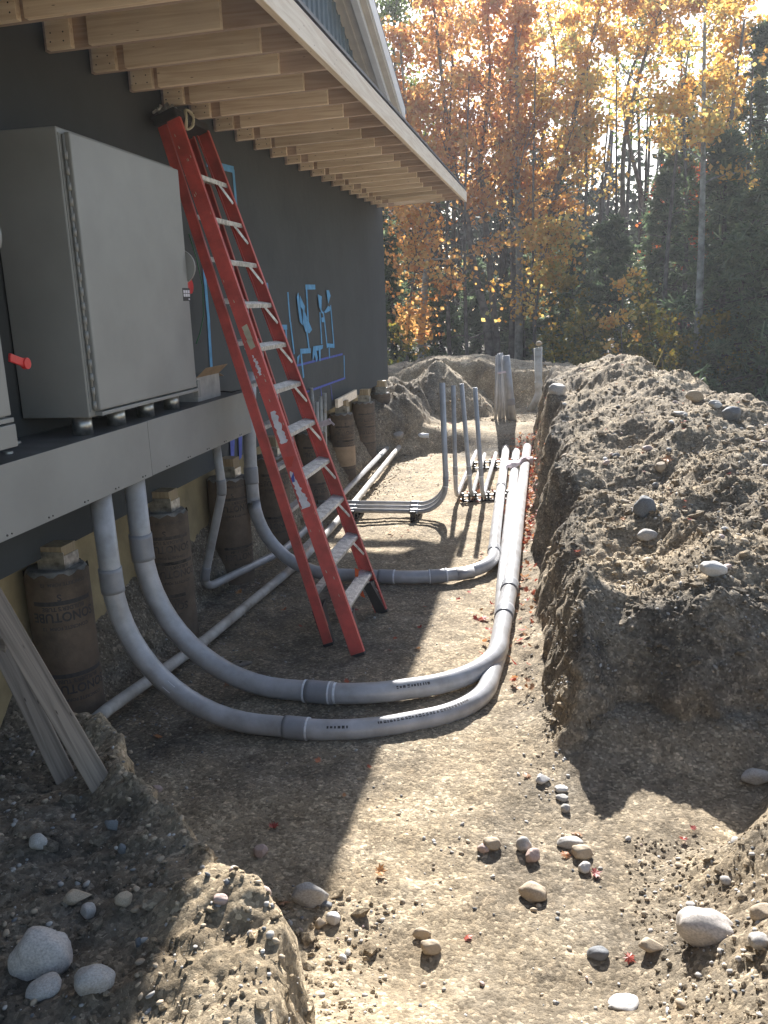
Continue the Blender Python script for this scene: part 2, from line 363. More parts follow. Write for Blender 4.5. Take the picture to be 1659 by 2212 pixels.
def np_mesh(name, V, F, mats, parent=None, tint=None, smooth=False):
    """V (n,3) world coordinates, F (m,4) or (m,3)"""
    me = bpy.data.meshes.new(name); base = np.zeros(3)
    q = parent
    while q is not None: base = base + np.array(q.location); q = q.parent
    V = np.asarray(V, np.float32) - base.astype(np.float32); k = F.shape[1]
    me.vertices.add(len(V)); me.vertices.foreach_set('co', V.ravel())
    me.loops.add(F.size); me.loops.foreach_set('vertex_index', F.astype(np.int32).ravel())
    me.polygons.add(len(F)); me.polygons.foreach_set('loop_start', np.arange(0, F.size, k, dtype=np.int32))
    try: me.polygons.foreach_set('loop_total', np.full(len(F), k, np.int32))
    except Exception: pass
    me.update(calc_edges=True)
    if smooth: me.polygons.foreach_set('use_smooth', np.ones(len(F), bool))
    if tint is not None:
        a = me.attributes.new('tint', 'FLOAT', 'FACE'); a.data.foreach_set('value', np.asarray(tint, np.float32))
    for m in (mats if isinstance(mats, (list, tuple)) else [mats]): me.materials.append(m)
    o = bpy.data.objects.new(name, me); COL.objects.link(o)
    if parent is not None: o.parent = parent
    return o

# ------------------------------------------------------------------ terrain
_EY = np.array([1.1, 1.43, 1.61, 1.73, 1.86, 2.07, 2.16, 2.59, 2.68]); _EX = np.array([-.46, -.517, -.59, -.70, -.826, -.996, -1.137, -1.59, -1.85])
_FY = np.array([3.3, 3.8, 4.5, 6.4, 8.6, 11.2, 15., 18.]); _FX = np.array([.12, .08, .02, -.02, -.05, -.12, -.19, -.25])
_LY = np.array([3.1, 4.2, 6., 9., 10.5, 11.6, 12.6, 14., 16.]); _LX = np.array([-2.45, -2.44, -2.44, -2.42, -2.36, -2.2, -1.8, -1.7, -1.9])
def H(x, y, detail=True):
    x = np.asarray(x, float); y = np.asarray(y, float)
    w1 = fbm(x * 1.7, y * 1.7, 3, 5) * .05; w2 = fbm(x * 6, y * 6, 3, 8) * .025
    lump = fbm(x * 2.6, y * 2.6, 5, 21)
    # trench floor, ramp to the camera, step and rise at the far end
    z = .58 * S(2.35, .8, y) + .28 * S(11.7 + .35 * vnoise(x * 1.5, y * .5, seed=3), 12.5, y) + .14 * S(12.4, 15., y)
    z = z + .018 * fbm(x * 1.3, y * 1.3, 3, 2) - .03 * S(.7, .2, np.abs(x + .45)) * S(4, 5.5, y)
    # hollow right in front of the cut bank
    z = z - .06 * np.exp(-(((x - .55) / .5) ** 2 + ((y - 3.25) / .45) ** 2))
    # gravel heap on the right in the foreground
    g = S(.22, .95, x + .25 * vnoise(x * 2, y * 2, seed=77) * .3) * S(0, 1, (3.3 + .55 * S(.65, 1.15, x) - y) / .6) * S(.2, 1.2, y)
    z = z + .31 * g * (1 + .35 * lump)
    z = z + .3 * S(1.0, 2.2, x) * S(3.4, 2.4, y)
    # left spoil ridge with a cut edge
    xe = np.interp(y, _EY, _EX) + w1 + w2 * 1.2
    t = S(.07, -.08, x - xe) * S(2.80, 2.6, y + w2)
    zr = .60 + .05 * lump - .10 * S(-.7, -1.9, x - xe) + .07 * S(-.45, -.06, x - xe)
    z = z * (1 - t) + np.maximum(z, zr) * t
    # earth under the building and the left bank
    xl = np.interp(y, _LY, _LX) + w1 * 1.3 + w2
    hb = (.40 + .22 * S(4.2, 5.2, y) + .02 * S(9, 12, y)) * S(3.0, 3.9, y)
    tb = np.clip((xl - x) / .3, 0, 1); tb = tb ** .8
    bank = hb * tb * (1 + .12 * lump) + .05 * S(-2.4, -2.6, x)
    bump = .14 * np.exp(-(((x + 2.12) / .24) ** 4 + ((y - 12.45) / .6) ** 4))
    z = np.where(y > 3.0, np.maximum(z, np.where(x < xl, z * (1 - tb) + np.maximum(bank, z * tb), z)), z)
    z = z + bump * S(12.9, 12.6, y) * .7
    z = z + .16 * S(-1.45, -2.0, x) * S(11.6, 13., y) * (1 + .5 * lump)
    z = np.maximum(z, .45 * S(-2.8, -3.6, x) * S(0, 3, y))
    # right bank
    xf = np.interp(y, _FY, _FX) + w1 * .9 + w2 * 1.1 - .03
    yf = 3.74 + w1 * 1.6 + w2 * 1.3 + .17 * fbm(x * 2.3, x * 0 + 5, 3, 31)
    crest = .68 + .13 * S(4.3, 5.5, y) * S(.5, 1.3, x) + .02 * S(5, 6, y)
    crest = crest + (.075 * np.clip(y - 5.6, 0, 9)) * (1 - .25 * S(0.9, .1, x))
    crest = crest + .17 * np.exp(-(((x - .75) / .5) ** 2 + ((y - 11.4) / 1.3) ** 2))
    crest = crest - .16 * np.exp(-(((x - .4) / .4) ** 2 + ((y - 5.2) / .6) ** 2)) + .10 * np.exp(-(((x - .9) / .3) ** 2 + ((y - 4.75) / .3) ** 2))
    crest = crest + .10 * np.exp(-(((x - 1.6) / .5) ** 2 + ((y - 6.6) / .7) ** 2))
    crest = crest - .22 * S(1.2, 0., (x - 1.0) * .0 + (12.4 + -1.9 * (x - .3)) - y + 1.) * 0
    back = S(0., 2.2, y - (12.7 - 2.2 * np.clip(x - .35, 0, 6)) )          # falls away behind the crest line
    crest = crest * (1 - back) - .5 * back
    crest = crest + .075 * fbm(x * 1.25 + 3, y * 1.25, 2, 73) * S(10.5, 8., y) + .070 * lump + .014 * fbm(x * 9, y * 9, 3, 41)
    gul = fbm(y * 2.6, y * 0 + 2, 3, 37)
    tx = np.clip((x - xf + .03 + .05 * gul) / (.24 + .10 * vnoise(y * 1.9, y * 0, seed=38)), 0, 1) ** .75; tx = tx * tx * (3 - 2 * tx) * .6 + tx * .4
    ty = np.clip((y - yf) / (.62 + .22 * vnoise(x * 2.2, y * 0, seed=6)), 0, 1) ** .62; ty = ty * .75 + .25 * S(0, 1, ty)
    z = z + .07 * S(-.22, .05, x - xf) * S(3.4, 3.8, y) * S(12, 10, y) + .10 * S(-.35, .05, y - yf) * S(.0, .2, x - xf)
    tt = tx * ty * S(19, 15, y)
    z = z * (1 - tt) + np.where(back > .02, crest, np.maximum(crest, z)) * tt
    z = z + .10 * S(.12, .0, np.abs(x - xf - .02) ) * 0
    # far cut face and the heap before it
    fy = 14.45 + .3 * vnoise(x * 1.4, y * 0, seed=51) + w2 * 2
    far = .98 + .12 * fbm(x * .8, x * 0 + 3, 3, 55) + .05 * lump
    tf = S(0, .45, y - fy) * S(19.5, 16.5, y) * S(1.2, .3, x)
    z = z * (1 - tf) + np.maximum(far, z) * tf
    d = np.sqrt(((x + 1.85) / 1.05) ** 2 + ((y - 14.3) / 1.1) ** 2) + .12 * lump
    z = np.maximum(z, np.where(d < 1, .30 + .88 * np.clip(1 - d, 0, 1) ** .85, -9))
    z = z * (1 - S(16.5, 22, y)) + (-1.7 + .1 * vnoise(x * .15, y * .15, seed=61)) * S(16.5, 22, y)
    if detail:
        on_bank = np.clip(tt + t * .4 + g * .7 + tb * (y > 3) * (x < xl) + .5 * tf, 0, 1)
        r1 = np.abs(fbm(x * 11, y * 11, 3, 91)); r2 = fbm(x * 31, y * 31, 3, 95)
        z = z + on_bank * (.022 * r2 * .5 + .020 * (r1 - .35)) * S(20, 15, y)
        # cracks and crumbs of the sandy floor
        z = z + (1 - on_bank) * (.0030 * r2 + .009 * fbm(x * 5, y * 5, 3, 97)) * S(20, 15, y)
        cl = vnoise(x * 19, y * 19, seed=101); z = z + (.12 + .88 * on_bank) * .030 * np.clip(cl - .45, 0, 1)
    return z
def dirt_shade_at(x, y):
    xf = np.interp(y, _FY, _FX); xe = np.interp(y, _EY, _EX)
    d = .15 + (.80 - .72 * S(.1, .4, x - xf) * S(4.15, 4.6, y)) * S(-.1, .15, x - xf) * S(3.6, 3.9, y)  # bank face darkened as shade in the colour, sunny top left paler
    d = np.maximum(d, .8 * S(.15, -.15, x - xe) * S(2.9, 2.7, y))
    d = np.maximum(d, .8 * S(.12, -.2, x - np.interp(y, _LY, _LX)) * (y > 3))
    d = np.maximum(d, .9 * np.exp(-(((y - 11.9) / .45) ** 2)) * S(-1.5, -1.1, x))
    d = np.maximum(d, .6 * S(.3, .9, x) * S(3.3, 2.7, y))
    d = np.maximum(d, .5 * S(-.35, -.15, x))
    d = np.maximum(d, .72 * S(-.55, -.95, x) * S(6.8, 6.2, y) * S(3, 3.4, y))  # shade under the overhang painted into the moist floor soil
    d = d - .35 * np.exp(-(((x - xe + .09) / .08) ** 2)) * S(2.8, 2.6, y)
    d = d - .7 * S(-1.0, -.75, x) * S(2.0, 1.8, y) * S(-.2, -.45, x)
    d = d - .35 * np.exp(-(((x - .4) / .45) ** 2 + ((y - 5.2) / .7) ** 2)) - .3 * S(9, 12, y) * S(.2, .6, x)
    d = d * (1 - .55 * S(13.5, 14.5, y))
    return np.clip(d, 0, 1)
def grid_lines(pieces):
    out = []
    for a, b, step in pieces:
        n = max(1, int(round((b - a) / step))); out += list(np.linspace(a, b, n, endpoint=False))
    out.append(pieces[-1][1]); return np.array(out)
gx = grid_lines([(-90, -30, 10), (-30, -8, 2.), (-8, -3.4, .12), (-3.4, -2.7, .04), (-2.7, -.75, .0135), (-.75, -.25, .013), (-.25, .3, .009), (.3, 1.4, .0125), (1.4, 2.6, .018), (2.6, 4, .06), (4, 10, .3), (10, 30, 2), (30, 90, 10)])
gy = []; yy = -30.
while yy < 160:
    gy.append(yy)
    if yy < -2: yy += 4
    elif yy < 1.2: yy += .12
    elif yy < 3.6: yy += .0095
    elif yy < 4.35: yy += .0075
    elif yy < 8: yy += .004 + .0026 * yy
    elif yy < 16.5: yy += .004 + .0032 * yy
    elif yy < 24: yy += .5
    else: yy += 6
gy = np.array(gy)
GX, GY = np.meshgrid(gx, gy); GZ = H(GX, GY)
# steep faces are pushed in and out a little so that they crumble instead of running smooth
dzx = np.gradient(GZ, gx, axis=1); dzy = np.gradient(GZ, gy, axis=0); sl = np.clip(np.hypot(dzx, dzy) - .5, 0, 2.5)
ox = .016 * vnoise(GX * 14, GY * 14, GZ * 14, seed=3) + .010 * vnoise(GX * 33, GY * 33, GZ * 33, seed=4)
oy = .016 * vnoise(GX * 14 + 50, GY * 14, GZ * 14, seed=5) + .010 * vnoise(GX * 33 + 50, GY * 33, GZ * 33, seed=6)
near = S(16, 12, GY)
V = np.stack([GX + ox * sl * near * .6, GY + oy * sl * near * .6, GZ], -1).reshape(-1, 3)
nx, ny = len(gx), len(gy)
ii = (np.arange(ny - 1)[:, None] * nx + np.arange(nx - 1)[None, :]).ravel()
F = np.stack([ii, ii + 1, ii + nx + 1, ii + nx], 1)
ground = np_mesh('ground', V, F, MT['soil'], smooth=True)
dv = dirt_shade_at(V[:, 0], V[:, 1]); a = ground.data.attributes.new('dirt_shade', 'FLOAT', 'POINT'); a.data.foreach_set('value', dv.astype(np.float32))
a = ground.data.attributes.new('forest', 'FLOAT', 'POINT'); a.data.foreach_set('value', (S(16.5, 18.5, V[:, 1] + .6 * vnoise(V[:, 0], V[:, 1], seed=9))).astype(np.float32))
tag(ground, 'excavated sandy ground with a trench between earth banks', kind='structure')

def Hs(x, y): return float(H(np.array([x]), np.array([y]))[0])
def hit(u, v, tmax=30.):
    """where the line of sight through a surveyed point meets the ground"""
    d = ray(u, v); ts = np.linspace(.8, tmax, 2400); P = EYE[None, :] + ts[:, None] * d[None, :]
    g = P[:, 2] - H(P[:, 0], P[:, 1]); k = np.argmax(g < 0)
    return P[k] if g[k] < 0 else P[-1]

# ------------------------------------------------------------------ building on piers
XW = -2.5
def zb(y): return .925 + .0055 * (y - 3)
def zw(y): return 3.392 + .0113 * (y - 4.25)
def zf(y): return 3.412 + .0145 * (y - 4)
YE = 13.1
B = empty('building', (-5, 6, .4), 'dark grey timber building raised on cardboard formed piers, open rafter overhang along it', 'building')
m = MB(); m.add([(x, y, z) for x in (XW - .16, XW) for y in (-2, YE) for z in (zb(y), 4.2)],
                [(0, 1, 3, 2), (4, 6, 7, 5), (0, 4, 5, 1), (2, 3, 7, 6), (0, 2, 6, 4), (1, 5, 7, 3)])
m.build('wall', MT['membrane'], B, label='dark grey membrane covered long wall')
m = MB(); m.add([(x, y, z) for x in (-8, XW - .17) for y in (YE - .15, YE) for z in (.98, 4.6)],
                [(0, 1, 3, 2), (4, 6, 7, 5), (0, 4, 5, 1), (2, 3, 7, 6), (0, 2, 6, 4), (1, 5, 7, 3)])
m.build('end_wall', MT['membrane'], B)
MB().box(-8, XW - .17, -2, YE - .16, .99, 1.25).build('floor_deck', MT['post'], B)
def roofz(y): return 5.51 - .37 * (y - 10.45)
# ribbed siding above the overhang
m = MB(); y = -1.5
while y < YE - .05:
    y1 = min(y + .2, YE)
    za, zc = min(roofz(y), 8.3), min(roofz(y1), 8.3)
    m.add([(XW + .012, y, 4.21), (XW + .012, y1 - .05, 4.21), (XW + .012, y1 - .05, zc), (XW + .012, y, za)], [(0, 1, 2, 3)])
    m.add([(XW + .012, y1 - .05, 4.21), (XW + .035, y1 - .038, 4.21), (XW + .035, y1 - .012, 4.21), (XW + .012, y1, 4.21),
           (XW + .012, y1 - .05, zc), (XW + .035, y1 - .038, zc), (XW + .035, y1 - .012, zc), (XW + .012, y1, zc)],
          [(0, 1, 5, 4), (1, 2, 6, 5), (2, 3, 7, 6)])
    y = y1
m.build('siding', MT['siding'], B, label='blue grey ribbed siding above the overhang')
y0 = 2.8
def sl_beam(x0, x1, dz0, dz1, ya=y0, yb=13.0):
    v = [(x, y, roofz(y) + d) for x in (x0, x1) for y in (ya, yb) for d in (dz0, dz1)]
    return MB().add(v, [(0, 1, 3, 2), (4, 6, 7, 5), (0, 4, 5, 1), (2, 3, 7, 6), (0, 2, 6, 4), (1, 5, 7, 3)])
sl_beam(XW + .013, -2.28, .0, .03).build('soffit', MT['trim'], B)
m = sl_beam(-2.40, -2.375, -.012, -.001); m.build('soffit_strip', MT['trim'], B)
sl_beam(-2.278, -2.20, -.05, .2).build('rake_board', MT['white'], B, bevel=.004)
sl_beam(-2.198, -2.12, .02, .24).build('rake_trim', MT['trim'], B, bevel=.004)
sl_beam(-2.118, -2.10, .06, .27).build('drip_edge', MT['white'], B)
sl_beam(-8, -2.10, .275, .31, yb=13.12).build('roof', MT['roof'], B)
# overhang: rafters each with a sistered board and an end block
rng = random.Random(4)
def raft_box(m, xa, xb, y0, y1, dz0, dz1):
    yc = (y0 + y1) / 2; f = lambda x: (x - XW) / (-1.246 - XW); zz = lambda x: zw(yc) + (zf(yc) - zw(yc)) * f(x)
    v = [(x, y, zz(x) + d) for x in (xa, xb) for y in (y0, y1) for d in (dz0, dz1)]
    m.add(v, [(0, 1, 3, 2), (4, 6, 7, 5), (0, 4, 5, 1), (2, 3, 7, 6), (0, 2, 6, 4), (1, 5, 7, 3)])
yr = 4.246 - .443 * 9; k = 0
while yr < 13.09:
    m = MB(); raft_box(m, XW + .001, -1.283, yr, yr + .038, 0, .14)
    r = m.build('rafter', MT['lumber_shaded'], B, bevel=.002)
    m = MB(); raft_box(m, -2.27 + rng.uniform(-.03, .03), -1.54 + rng.uniform(-.03, .05), yr - .0385, yr - .0005, -.002, .137)
    sb = m.build('sister_board', MT['lumber'], r, bevel=.002)
    m = MB(); raft_box(m, XW + .035, XW + .165, yr - .0385, yr - .0005, -.002, .137); m.mi = 1
    for q in range(4):
        cx, cz = XW + .06 + .075 * (q % 2) + rng.uniform(-.01, .01), zw(yr) + .03 + .04 * (q // 2)
        m.tube([(cx, yr - .0395, cz), (cx, yr - .038, cz)], .004, 8, smooth=False)
    m.build('end_block', [MT['lumber'], MT['ink']], r)
    yr += .443; k += 1
m = MB(); v = [(x, y, zf(y) + d) for x in (-1.282, -1.244) for y in (.2, 13.14) for d in (-.003, .137)]
m.add(v, [(0, 1, 3, 2), (4, 6, 7, 5), (0, 4, 5, 1), (2, 3, 7, 6), (0, 2, 6, 4), (1, 5, 7, 3)]).build('fascia_board', MT['lumber_y'], B, bevel=.003)
for xx in (-2.36, -2.12, -1.88, -1.64, -1.42):
    f = (xx - XW) / 1.254; v = []
    for x in (xx, xx + .085):
        for y in (.2, 13.1 if xx > -1.5 else 12.4):
            for d in (.142, .160): v.append((x, y, zw(y) + (zf(y) - zw(y)) * f + d))
    MB().add(v, [(0, 1, 3, 2), (4, 6, 7, 5), (0, 4, 5, 1), (2, 3, 7, 6), (0, 2, 6, 4), (1, 5, 7, 3)]).build('purlin', MT['lumber_y'], B)
def zt(x, y): return zw(y) + (zf(y) - zw(y)) * (x - XW) / 1.254 + .163
poly = [(XW + .05, .2), (-1.25, .2), (-1.25, 13.14), (-1.32, 13.12), (-1.75, 12.5), (-2.1, 12.35), (XW + .05, 12.5)]
MB().extrude_poly([(x, y, zt(x, y)) for x, y in poly], (0, 0, .02)).build('overhang_sheathing', MT['roof'], B)
# skirt board behind the piers
m = MB(); m.box(-2.66, -2.63, 1.5, 4.55, .10, .93); m.box(-2.66, -2.63, 4.6, 7.4, .35, .94); m.box(-2.66, -2.63, 7.42, 13.0, .40, .95)
m.build('skirt_board', MT['ply'], B, label='yellowish foam board skirt behind the piers')
# post-on-pier wood block nailed to the wall foot
blk = MB().beam(onx(727, 872, -2.44) + [0, 0, .0], onx(768, 850, -2.44), .038, .10)
blk.build('nailer_block', MT['lumber'], B, bevel=.003, label='pale cut block nailed to the foot of the wall')

# lettering as flat mesh
def text_mesh(body, size, font_scale=(1, 1)):
    cu = bpy.data.curves.new('lettering', 'FONT'); cu.body = body; cu.size = size; cu.align_x = 'CENTER'; cu.resolution_u = 3; cu.offset = size * .022
    o = bpy.data.objects.new('lettering_source', cu); COL.objects.link(o); dg = bpy.context.evaluated_depsgraph_get(); dg.update()
    me = bpy.data.meshes.new_from_object(o.evaluated_get(dg))
    v = [(p.co.x * font_scale[0], p.co.y * font_scale[1]) for p in me.vertices]; f = [tuple(p.vertices) for p in me.polygons]
    bpy.data.objects.remove(o); bpy.data.curves.remove(cu); bpy.data.meshes.remove(me); return v, f
T_SONO = text_mesh('SONOTUBE', .062, (1.0, 1.1)); T_BUILD = text_mesh("BUILDER'S TUBE", .030); T_S = text_mesh('S', .05); T_MADE = text_mesh('CONCRETE FORM  12', .024)
def wrap(m, T, cx, cy, r, ang, z, flip=True):
    v, f = T; s = -1 if flip else 1
    m.add([(cx + r * math.sin(ang + s * p[0] / r), cy - r * math.cos(ang + s * p[0] / r), z + s * p[1]) for p in v], f)
# piers
PY = [(3.72, .86), (4.96, .85), (6.10, .84), (7.15, .82), (8.5, .84), (9.84, .86), (11.1, .85), (12.28, .85)]
pl = ['nearest cardboard wrapped pier with upside down lettering, behind the weathered boards', 'second pier from the near end, behind the two big grey conduits',
      'pier behind the thin vertical conduit left of the ladder', 'pier hidden behind the ladder rails', 'pier just right of the taped thin conduits with dark lettering',
      'pier with torn cardboard below the pale nailed wood block', 'second last pier with dark printed cardboard', 'farthest pier at the far corner of the building']
for i, (py, pz) in enumerate(PY):
    px = -2.47; R = .158 if i < 5 else .148; z0 = min(Hs(px, py), Hs(px + .15, py)) - .25
    P = empty('concrete_pier', (px, py, z0 + .25), pl[i], 'pier', 'cardboard formed piers under the building wall')
    m = MB(); n = 40; rings = [z0 + (pz - z0) * q / 6 for q in range(7)]
    rv = random.Random(i); pts = []
    for zz in rings: pts.append((px, py, zz))
    m.tube(pts, [R] * 7, n, cap=False)
    m.v = [(p[0], p[1], p[2] + (.012 * math.sin(j * 1.7 + i) if j >= len(m.v) - n else 0)) for j, p in enumerate(m.v)]
    tb = m.build('cardboard_tube', MT['tube'], P)
    m = MB(); m.tube([(px, py, z0), (px, py, pz - .004), (px, py, pz + .012)], [R - .006, R - .006, R - .02], n, smooth=False).build('concrete_core', MT['conc'], P)
    zt_ = zb(py) + .06
    m = MB(); m.beam((px + .02, py, pz + .01), (px + .02, py, zt_), .13, .13, up=(0, 1, 0)); m.build('post', MT['post'], P)
    m = MB(); m.box(px - .055, px + .095, py - .068, py - .064, pz + .012, pz + .012 + min(.09, zt_ - pz - .01)); m.box(px + .0865, px + .0905, py - .06, py + .075, pz + .012, pz + .08)
    m.build('post_bracket', MT['galv'], P)
    a0 = math.radians(38) if i != 1 else math.radians(30); rr = R + .0025
    for zz in ((pz - .13), (pz - .52), (pz - .30)):
        if zz < z0 + .2: continue
        an = a0 + (0 if zz > pz - .2 else rv.uniform(-.5, .3))
        if zz == pz - .30 and i not in (1, 5, 6): continue
        # solid bar, lettering under it, all upside down as the tube was set
        m = MB(); seg = 10; v = []; f = []
        for q in range(seg + 1):
            t = an - .95 + 1.9 * q / seg
            v += [(px + rr * math.sin(t), py - rr * math.cos(t), zz), (px + rr * math.sin(t), py - rr * math.cos(t), zz - .022)]
        f = [(2 * q, 2 * q + 1, 2 * q + 3, 2 * q + 2) for q in range(seg)]; m.add(v, f)
        wrap(m, T_BUILD, px, py, rr, an, zz - .030); wrap(m, T_SONO, px, py, rr, an, zz - .062)
        if zz > pz - .2: wrap(m, T_S, px, py, rr, an - .1, zz + .035); wrap(m, T_MADE, px, py, rr, an + .1, pz - .035)
        wrap(m, T_MADE, px, py, rr, an, zz - .135)
        m.build('printed_lettering', MT['ink' if i == 0 else 'ink_faded'], tb)
    if i in (5,):
        m = MB(); m.tube([(px, py, pz - .62), (px, py, pz - .38)], [R + .006, R + .008], n, cap=False); m.build('torn_layer', MT['card'], P)

# ------------------------------------------------------------------ steel wireway shelf and cabinets
XS = -2.1
SH = empty('equipment_shelf', (-2.3, 3, 1.255), 'long grey sheet metal wireway shelf carrying the cabinets along the wall', 'shelf')
ys = onx(327, 1000, XS)[1]
m = MB(); m.box(XS - .002, XS, .2, ys - .0015, 1.255, 1.550); m.build('front_panel', MT['cab'], SH, bevel=.001)
m = MB(); m.box(XS - .002, XS, ys + .0015, 5.71, 1.257, 1.552); m.build('front_panel', MT['cab'], SH, bevel=.001)
m = MB(); m.box(XW + .002, XS - .0025, .2, 5.708, 1.535, 1.547); m.build('top_sheet', MT['shelf_top'], SH)
m = MB(); m.box(XW + .002, XS - .0025, 5.69, 5.707, 1.257, 1.534); m.box(XW + .002, XS - .0025, .2, 5.68, 1.26, 1.268); m.build('end_and_bottom', MT['cab'], SH)
m = MB(); yy = 2.0
while yy < 5.6:
    m.tube([(XS, yy, 1.272), (XS + .003, yy, 1.272)], .0045, 8, smooth=False); m.tube([(XS, yy + .03, 1.272), (XS + .003, yy + .03, 1.272)], .0035, 8, smooth=False); yy += .29
m.build('screws', MT['ink'], SH)
def cabinet(y0, y1, z0, z1, label, full=True, disc=True, depth=.38, name='electrical_cabinet'):
    C = empty(name, ((XS + XW) / 2, (y0 + y1) / 2, 1.55), label, 'cabinet')
    xb = XS - .035
    MB().box(XW + .012, xb, y0, y1, z0, z1).build('body', MT['cab'], C, bevel=.006)
    MB().box(XS - .030, XS, y0 + .045, y1 - .01, z0 + .03, z1 - .018).build('door', MT['cab'], C, bevel=.006)
    # piano hinge with separate knuckles
    m = MB(); m.tube([(XS - .022, y0 + .030, z0 + .03), (XS - .022, y0 + .030, z1 - .03)], .006, 8); zz = z0 + .04
    while zz < z1 - .08:
        m.tube([(XS - .020, y0 + .030, zz), (XS - .020, y0 + .030, zz + .035)], .0095, 10); zz += .065
    m.box(xb, xb + .004, y0 + .008, y0 + .042, z0 + .025, z1 - .025)
    m.build('hinge', MT['cab'], C)
    m = MB(); m.box(xb, XS + .004, y0 + .05, y1 - .005, z0 + .004, z0 + .022); m.build('drip_lip', MT['cab'], C, bevel=.002)
    for i in range(4):
        yy = y0 + .07 + i * (y1 - y0 - .2) / 3
        MB().tube([(XS - .12, yy, 1.548), (XS - .12, yy, z0)], .047, 20).build('conduit_nipple', MT['galv'], C)
    # disconnect flange on the latch side with a red handle
    m = MB(); zc = z0 + (z1 - z0) * .50
    m.tube([(XS - .055, y1, zc + .09), (XS - .055, y1 + .018, zc + .09)], .10, 28, smooth=False); m.build('flange_plate', MT['cab'], C)
    m = MB(); m.box(XS - .02, XS + .002, y1 + .001, y1 + .05, zc + .075, zc + .09); m.build('latch', MT['galv'], C)
    if not disc: return C, zc
    h = MB(); h.tube([(XS - .03, y1 + .004, zc - .01), (XS - .03, y1 + .05, zc - .01)], .018, 12)
    h.tube([(XS - .028, y1 + .045, zc - .02), (XS - .01, y1 + .045, zc - .02)], .045, 24, smooth=False)
    h.build('disconnect_handle', MT['red'], C, bevel=.002)
    return C, zc
c1, zc = cabinet(3.64, 4.84, 1.635, 2.915, 'tall grey enclosure with black sticker and full length hinge, left of the ladder')
# instruction sticker with small white diagrams
m = MB(); yA, yB = 4.72, 4.825; zs = 2.1 + (2.02 - 2.0)
pA, pB = onx(394, 622, XS + .0015), onx(412, 650, XS + .0015)
m.box(XS + .0005, XS + .0015, pA[1], pB[1], pB[2], pA[2]); m.mi = 1
W = pB[1] - pA[1]; Hh = pA[2] - pB[2]
for r_ in range(2):
    for c_ in range(3):
        m.box(XS + .0016, XS + .0022, pA[1] + W * (.08 + .30 * c_), pA[1] + W * (.33 + .30 * c_), pB[2] + Hh * (.33 + .28 * r_), pB[2] + Hh * (.56 + .28 * r_))
m.box(XS + .0016, XS + .0022, pA[1] + W * .72, pA[1] + W * .9, pB[2] + Hh * .08, pB[2] + Hh * .2)
m.build('instruction_sticker', [MT['ink'], MT['sticker']], c1)
m = MB(); m.box(XS - .03, XS - .002, 4.845, 4.885, 1.60, 1.70); m.build('corner_tab', MT['cab'], c1)
c2, _ = cabinet(1.7, 3.015, 1.70, 2.95, 'grey enclosure at the left edge of the view with a red lever', disc=False)
h = MB(); p = onx(20, 772, XS - .02); q = onx(55, 785, XS - .02)
h.beam(p, q, .012, .034); h.tube([Vector(q) - Vector((.01, 0, 0)), Vector(q) + Vector((.012, 0, 0))], .024, 20, smooth=False); h.build('red_lever', MT['red'], c2, bevel=.003)
m = MB(); m.box(XS - .03, XS + .001, 2.85, 3.02, 1.605, 1.695); m.build('foot_bracket', MT['cab'], c2, bevel=.003)
# cardboard box with open flaps on the shelf
p = onz(440, 846, 1.55); bx = empty('cardboard_box', (-2.32, 5.25, 1.547), 'small open cardboard box with splayed flaps on the shelf behind the ladder', 'box')
x0, x1, y0_, y1_ = -2.42, -2.2, 5.06, 5.44; z0 = 1.548; z1 = 1.70
m = MB(); t = .004
m.box(x0, x1, y0_, y1_, z0, z0 + t); m.box(x0, x0 + t, y0_, y1_, z0 + t, z1); m.box(x1 - t, x1, y0_, y1_, z0 + t, z1)
m.box(x0 + t, x1 - t, y0_, y0_ + t, z0 + t, z1); m.box(x0 + t, x1 - t, y1_ - t, y1_, z0 + t, z1); m.build('box_walls', [MT['card_print']], bx)
for a_, b_, d_ in (((x1, y0_, z1), (x1, y1_, z1), (.05, .04, .055)), ((x0, y1_, z1), (x1, y1_, z1), (-.02, .13, -.03)), ((x0, y0_, z1), (x1, y0_, z1), (.0, -.10, .02)), ((x0, y0_, z1), (x0, y1_, z1), (-.03, 0, .08))):
    MB().extrude_poly([Vector(a_), Vector(b_), Vector(b_) + Vector(d_), Vector(a_) + Vector(d_)], (.001, .001, .003)).build('flap', MT['card'], bx)
# bits on the shelf top
for (u, v, r_, lab) in ((32, 958, .028, 'round metal knockout disc lying on the shelf top at the left edge'), (18, 980, .02, 'smaller metal knockout disc on the shelf top by the front edge')):
    p = onz(u, v, 1.547); w = MB(); w.tube([(p[0], p[1], 1.5475), (p[0], p[1], 1.557)], r_, 20, smooth=False); o = w.build('knockout_disc', MT['galv'])
    tag(root_at_base(o), lab, 'metal disc', 'knockout discs on the shelf')
# green wire hanging behind cabinet
m = MB(); pts = [onx(u, v, -2.44) for u, v in ((408, 505), (425, 560), (438, 620), (440, 680), (432, 720), (424, 742))]
m.tube(pts, .004, 6); tag(root_at_base(m.build('green_wire', MT['wire'])), 'thin green wire hanging loose down the wall between cabinet and ladder', 'wire')
m = MB(); m.tube([onz(u, v, 1.556) for u, v in ((455, 850), (480, 845), (500, 847), (520, 842), (541, 846))], .005, 6)
tag(root_at_base(m.build('black_wire', MT['rubber'])), 'short black wire lying on the shelf beside the cardboard box', 'wire')
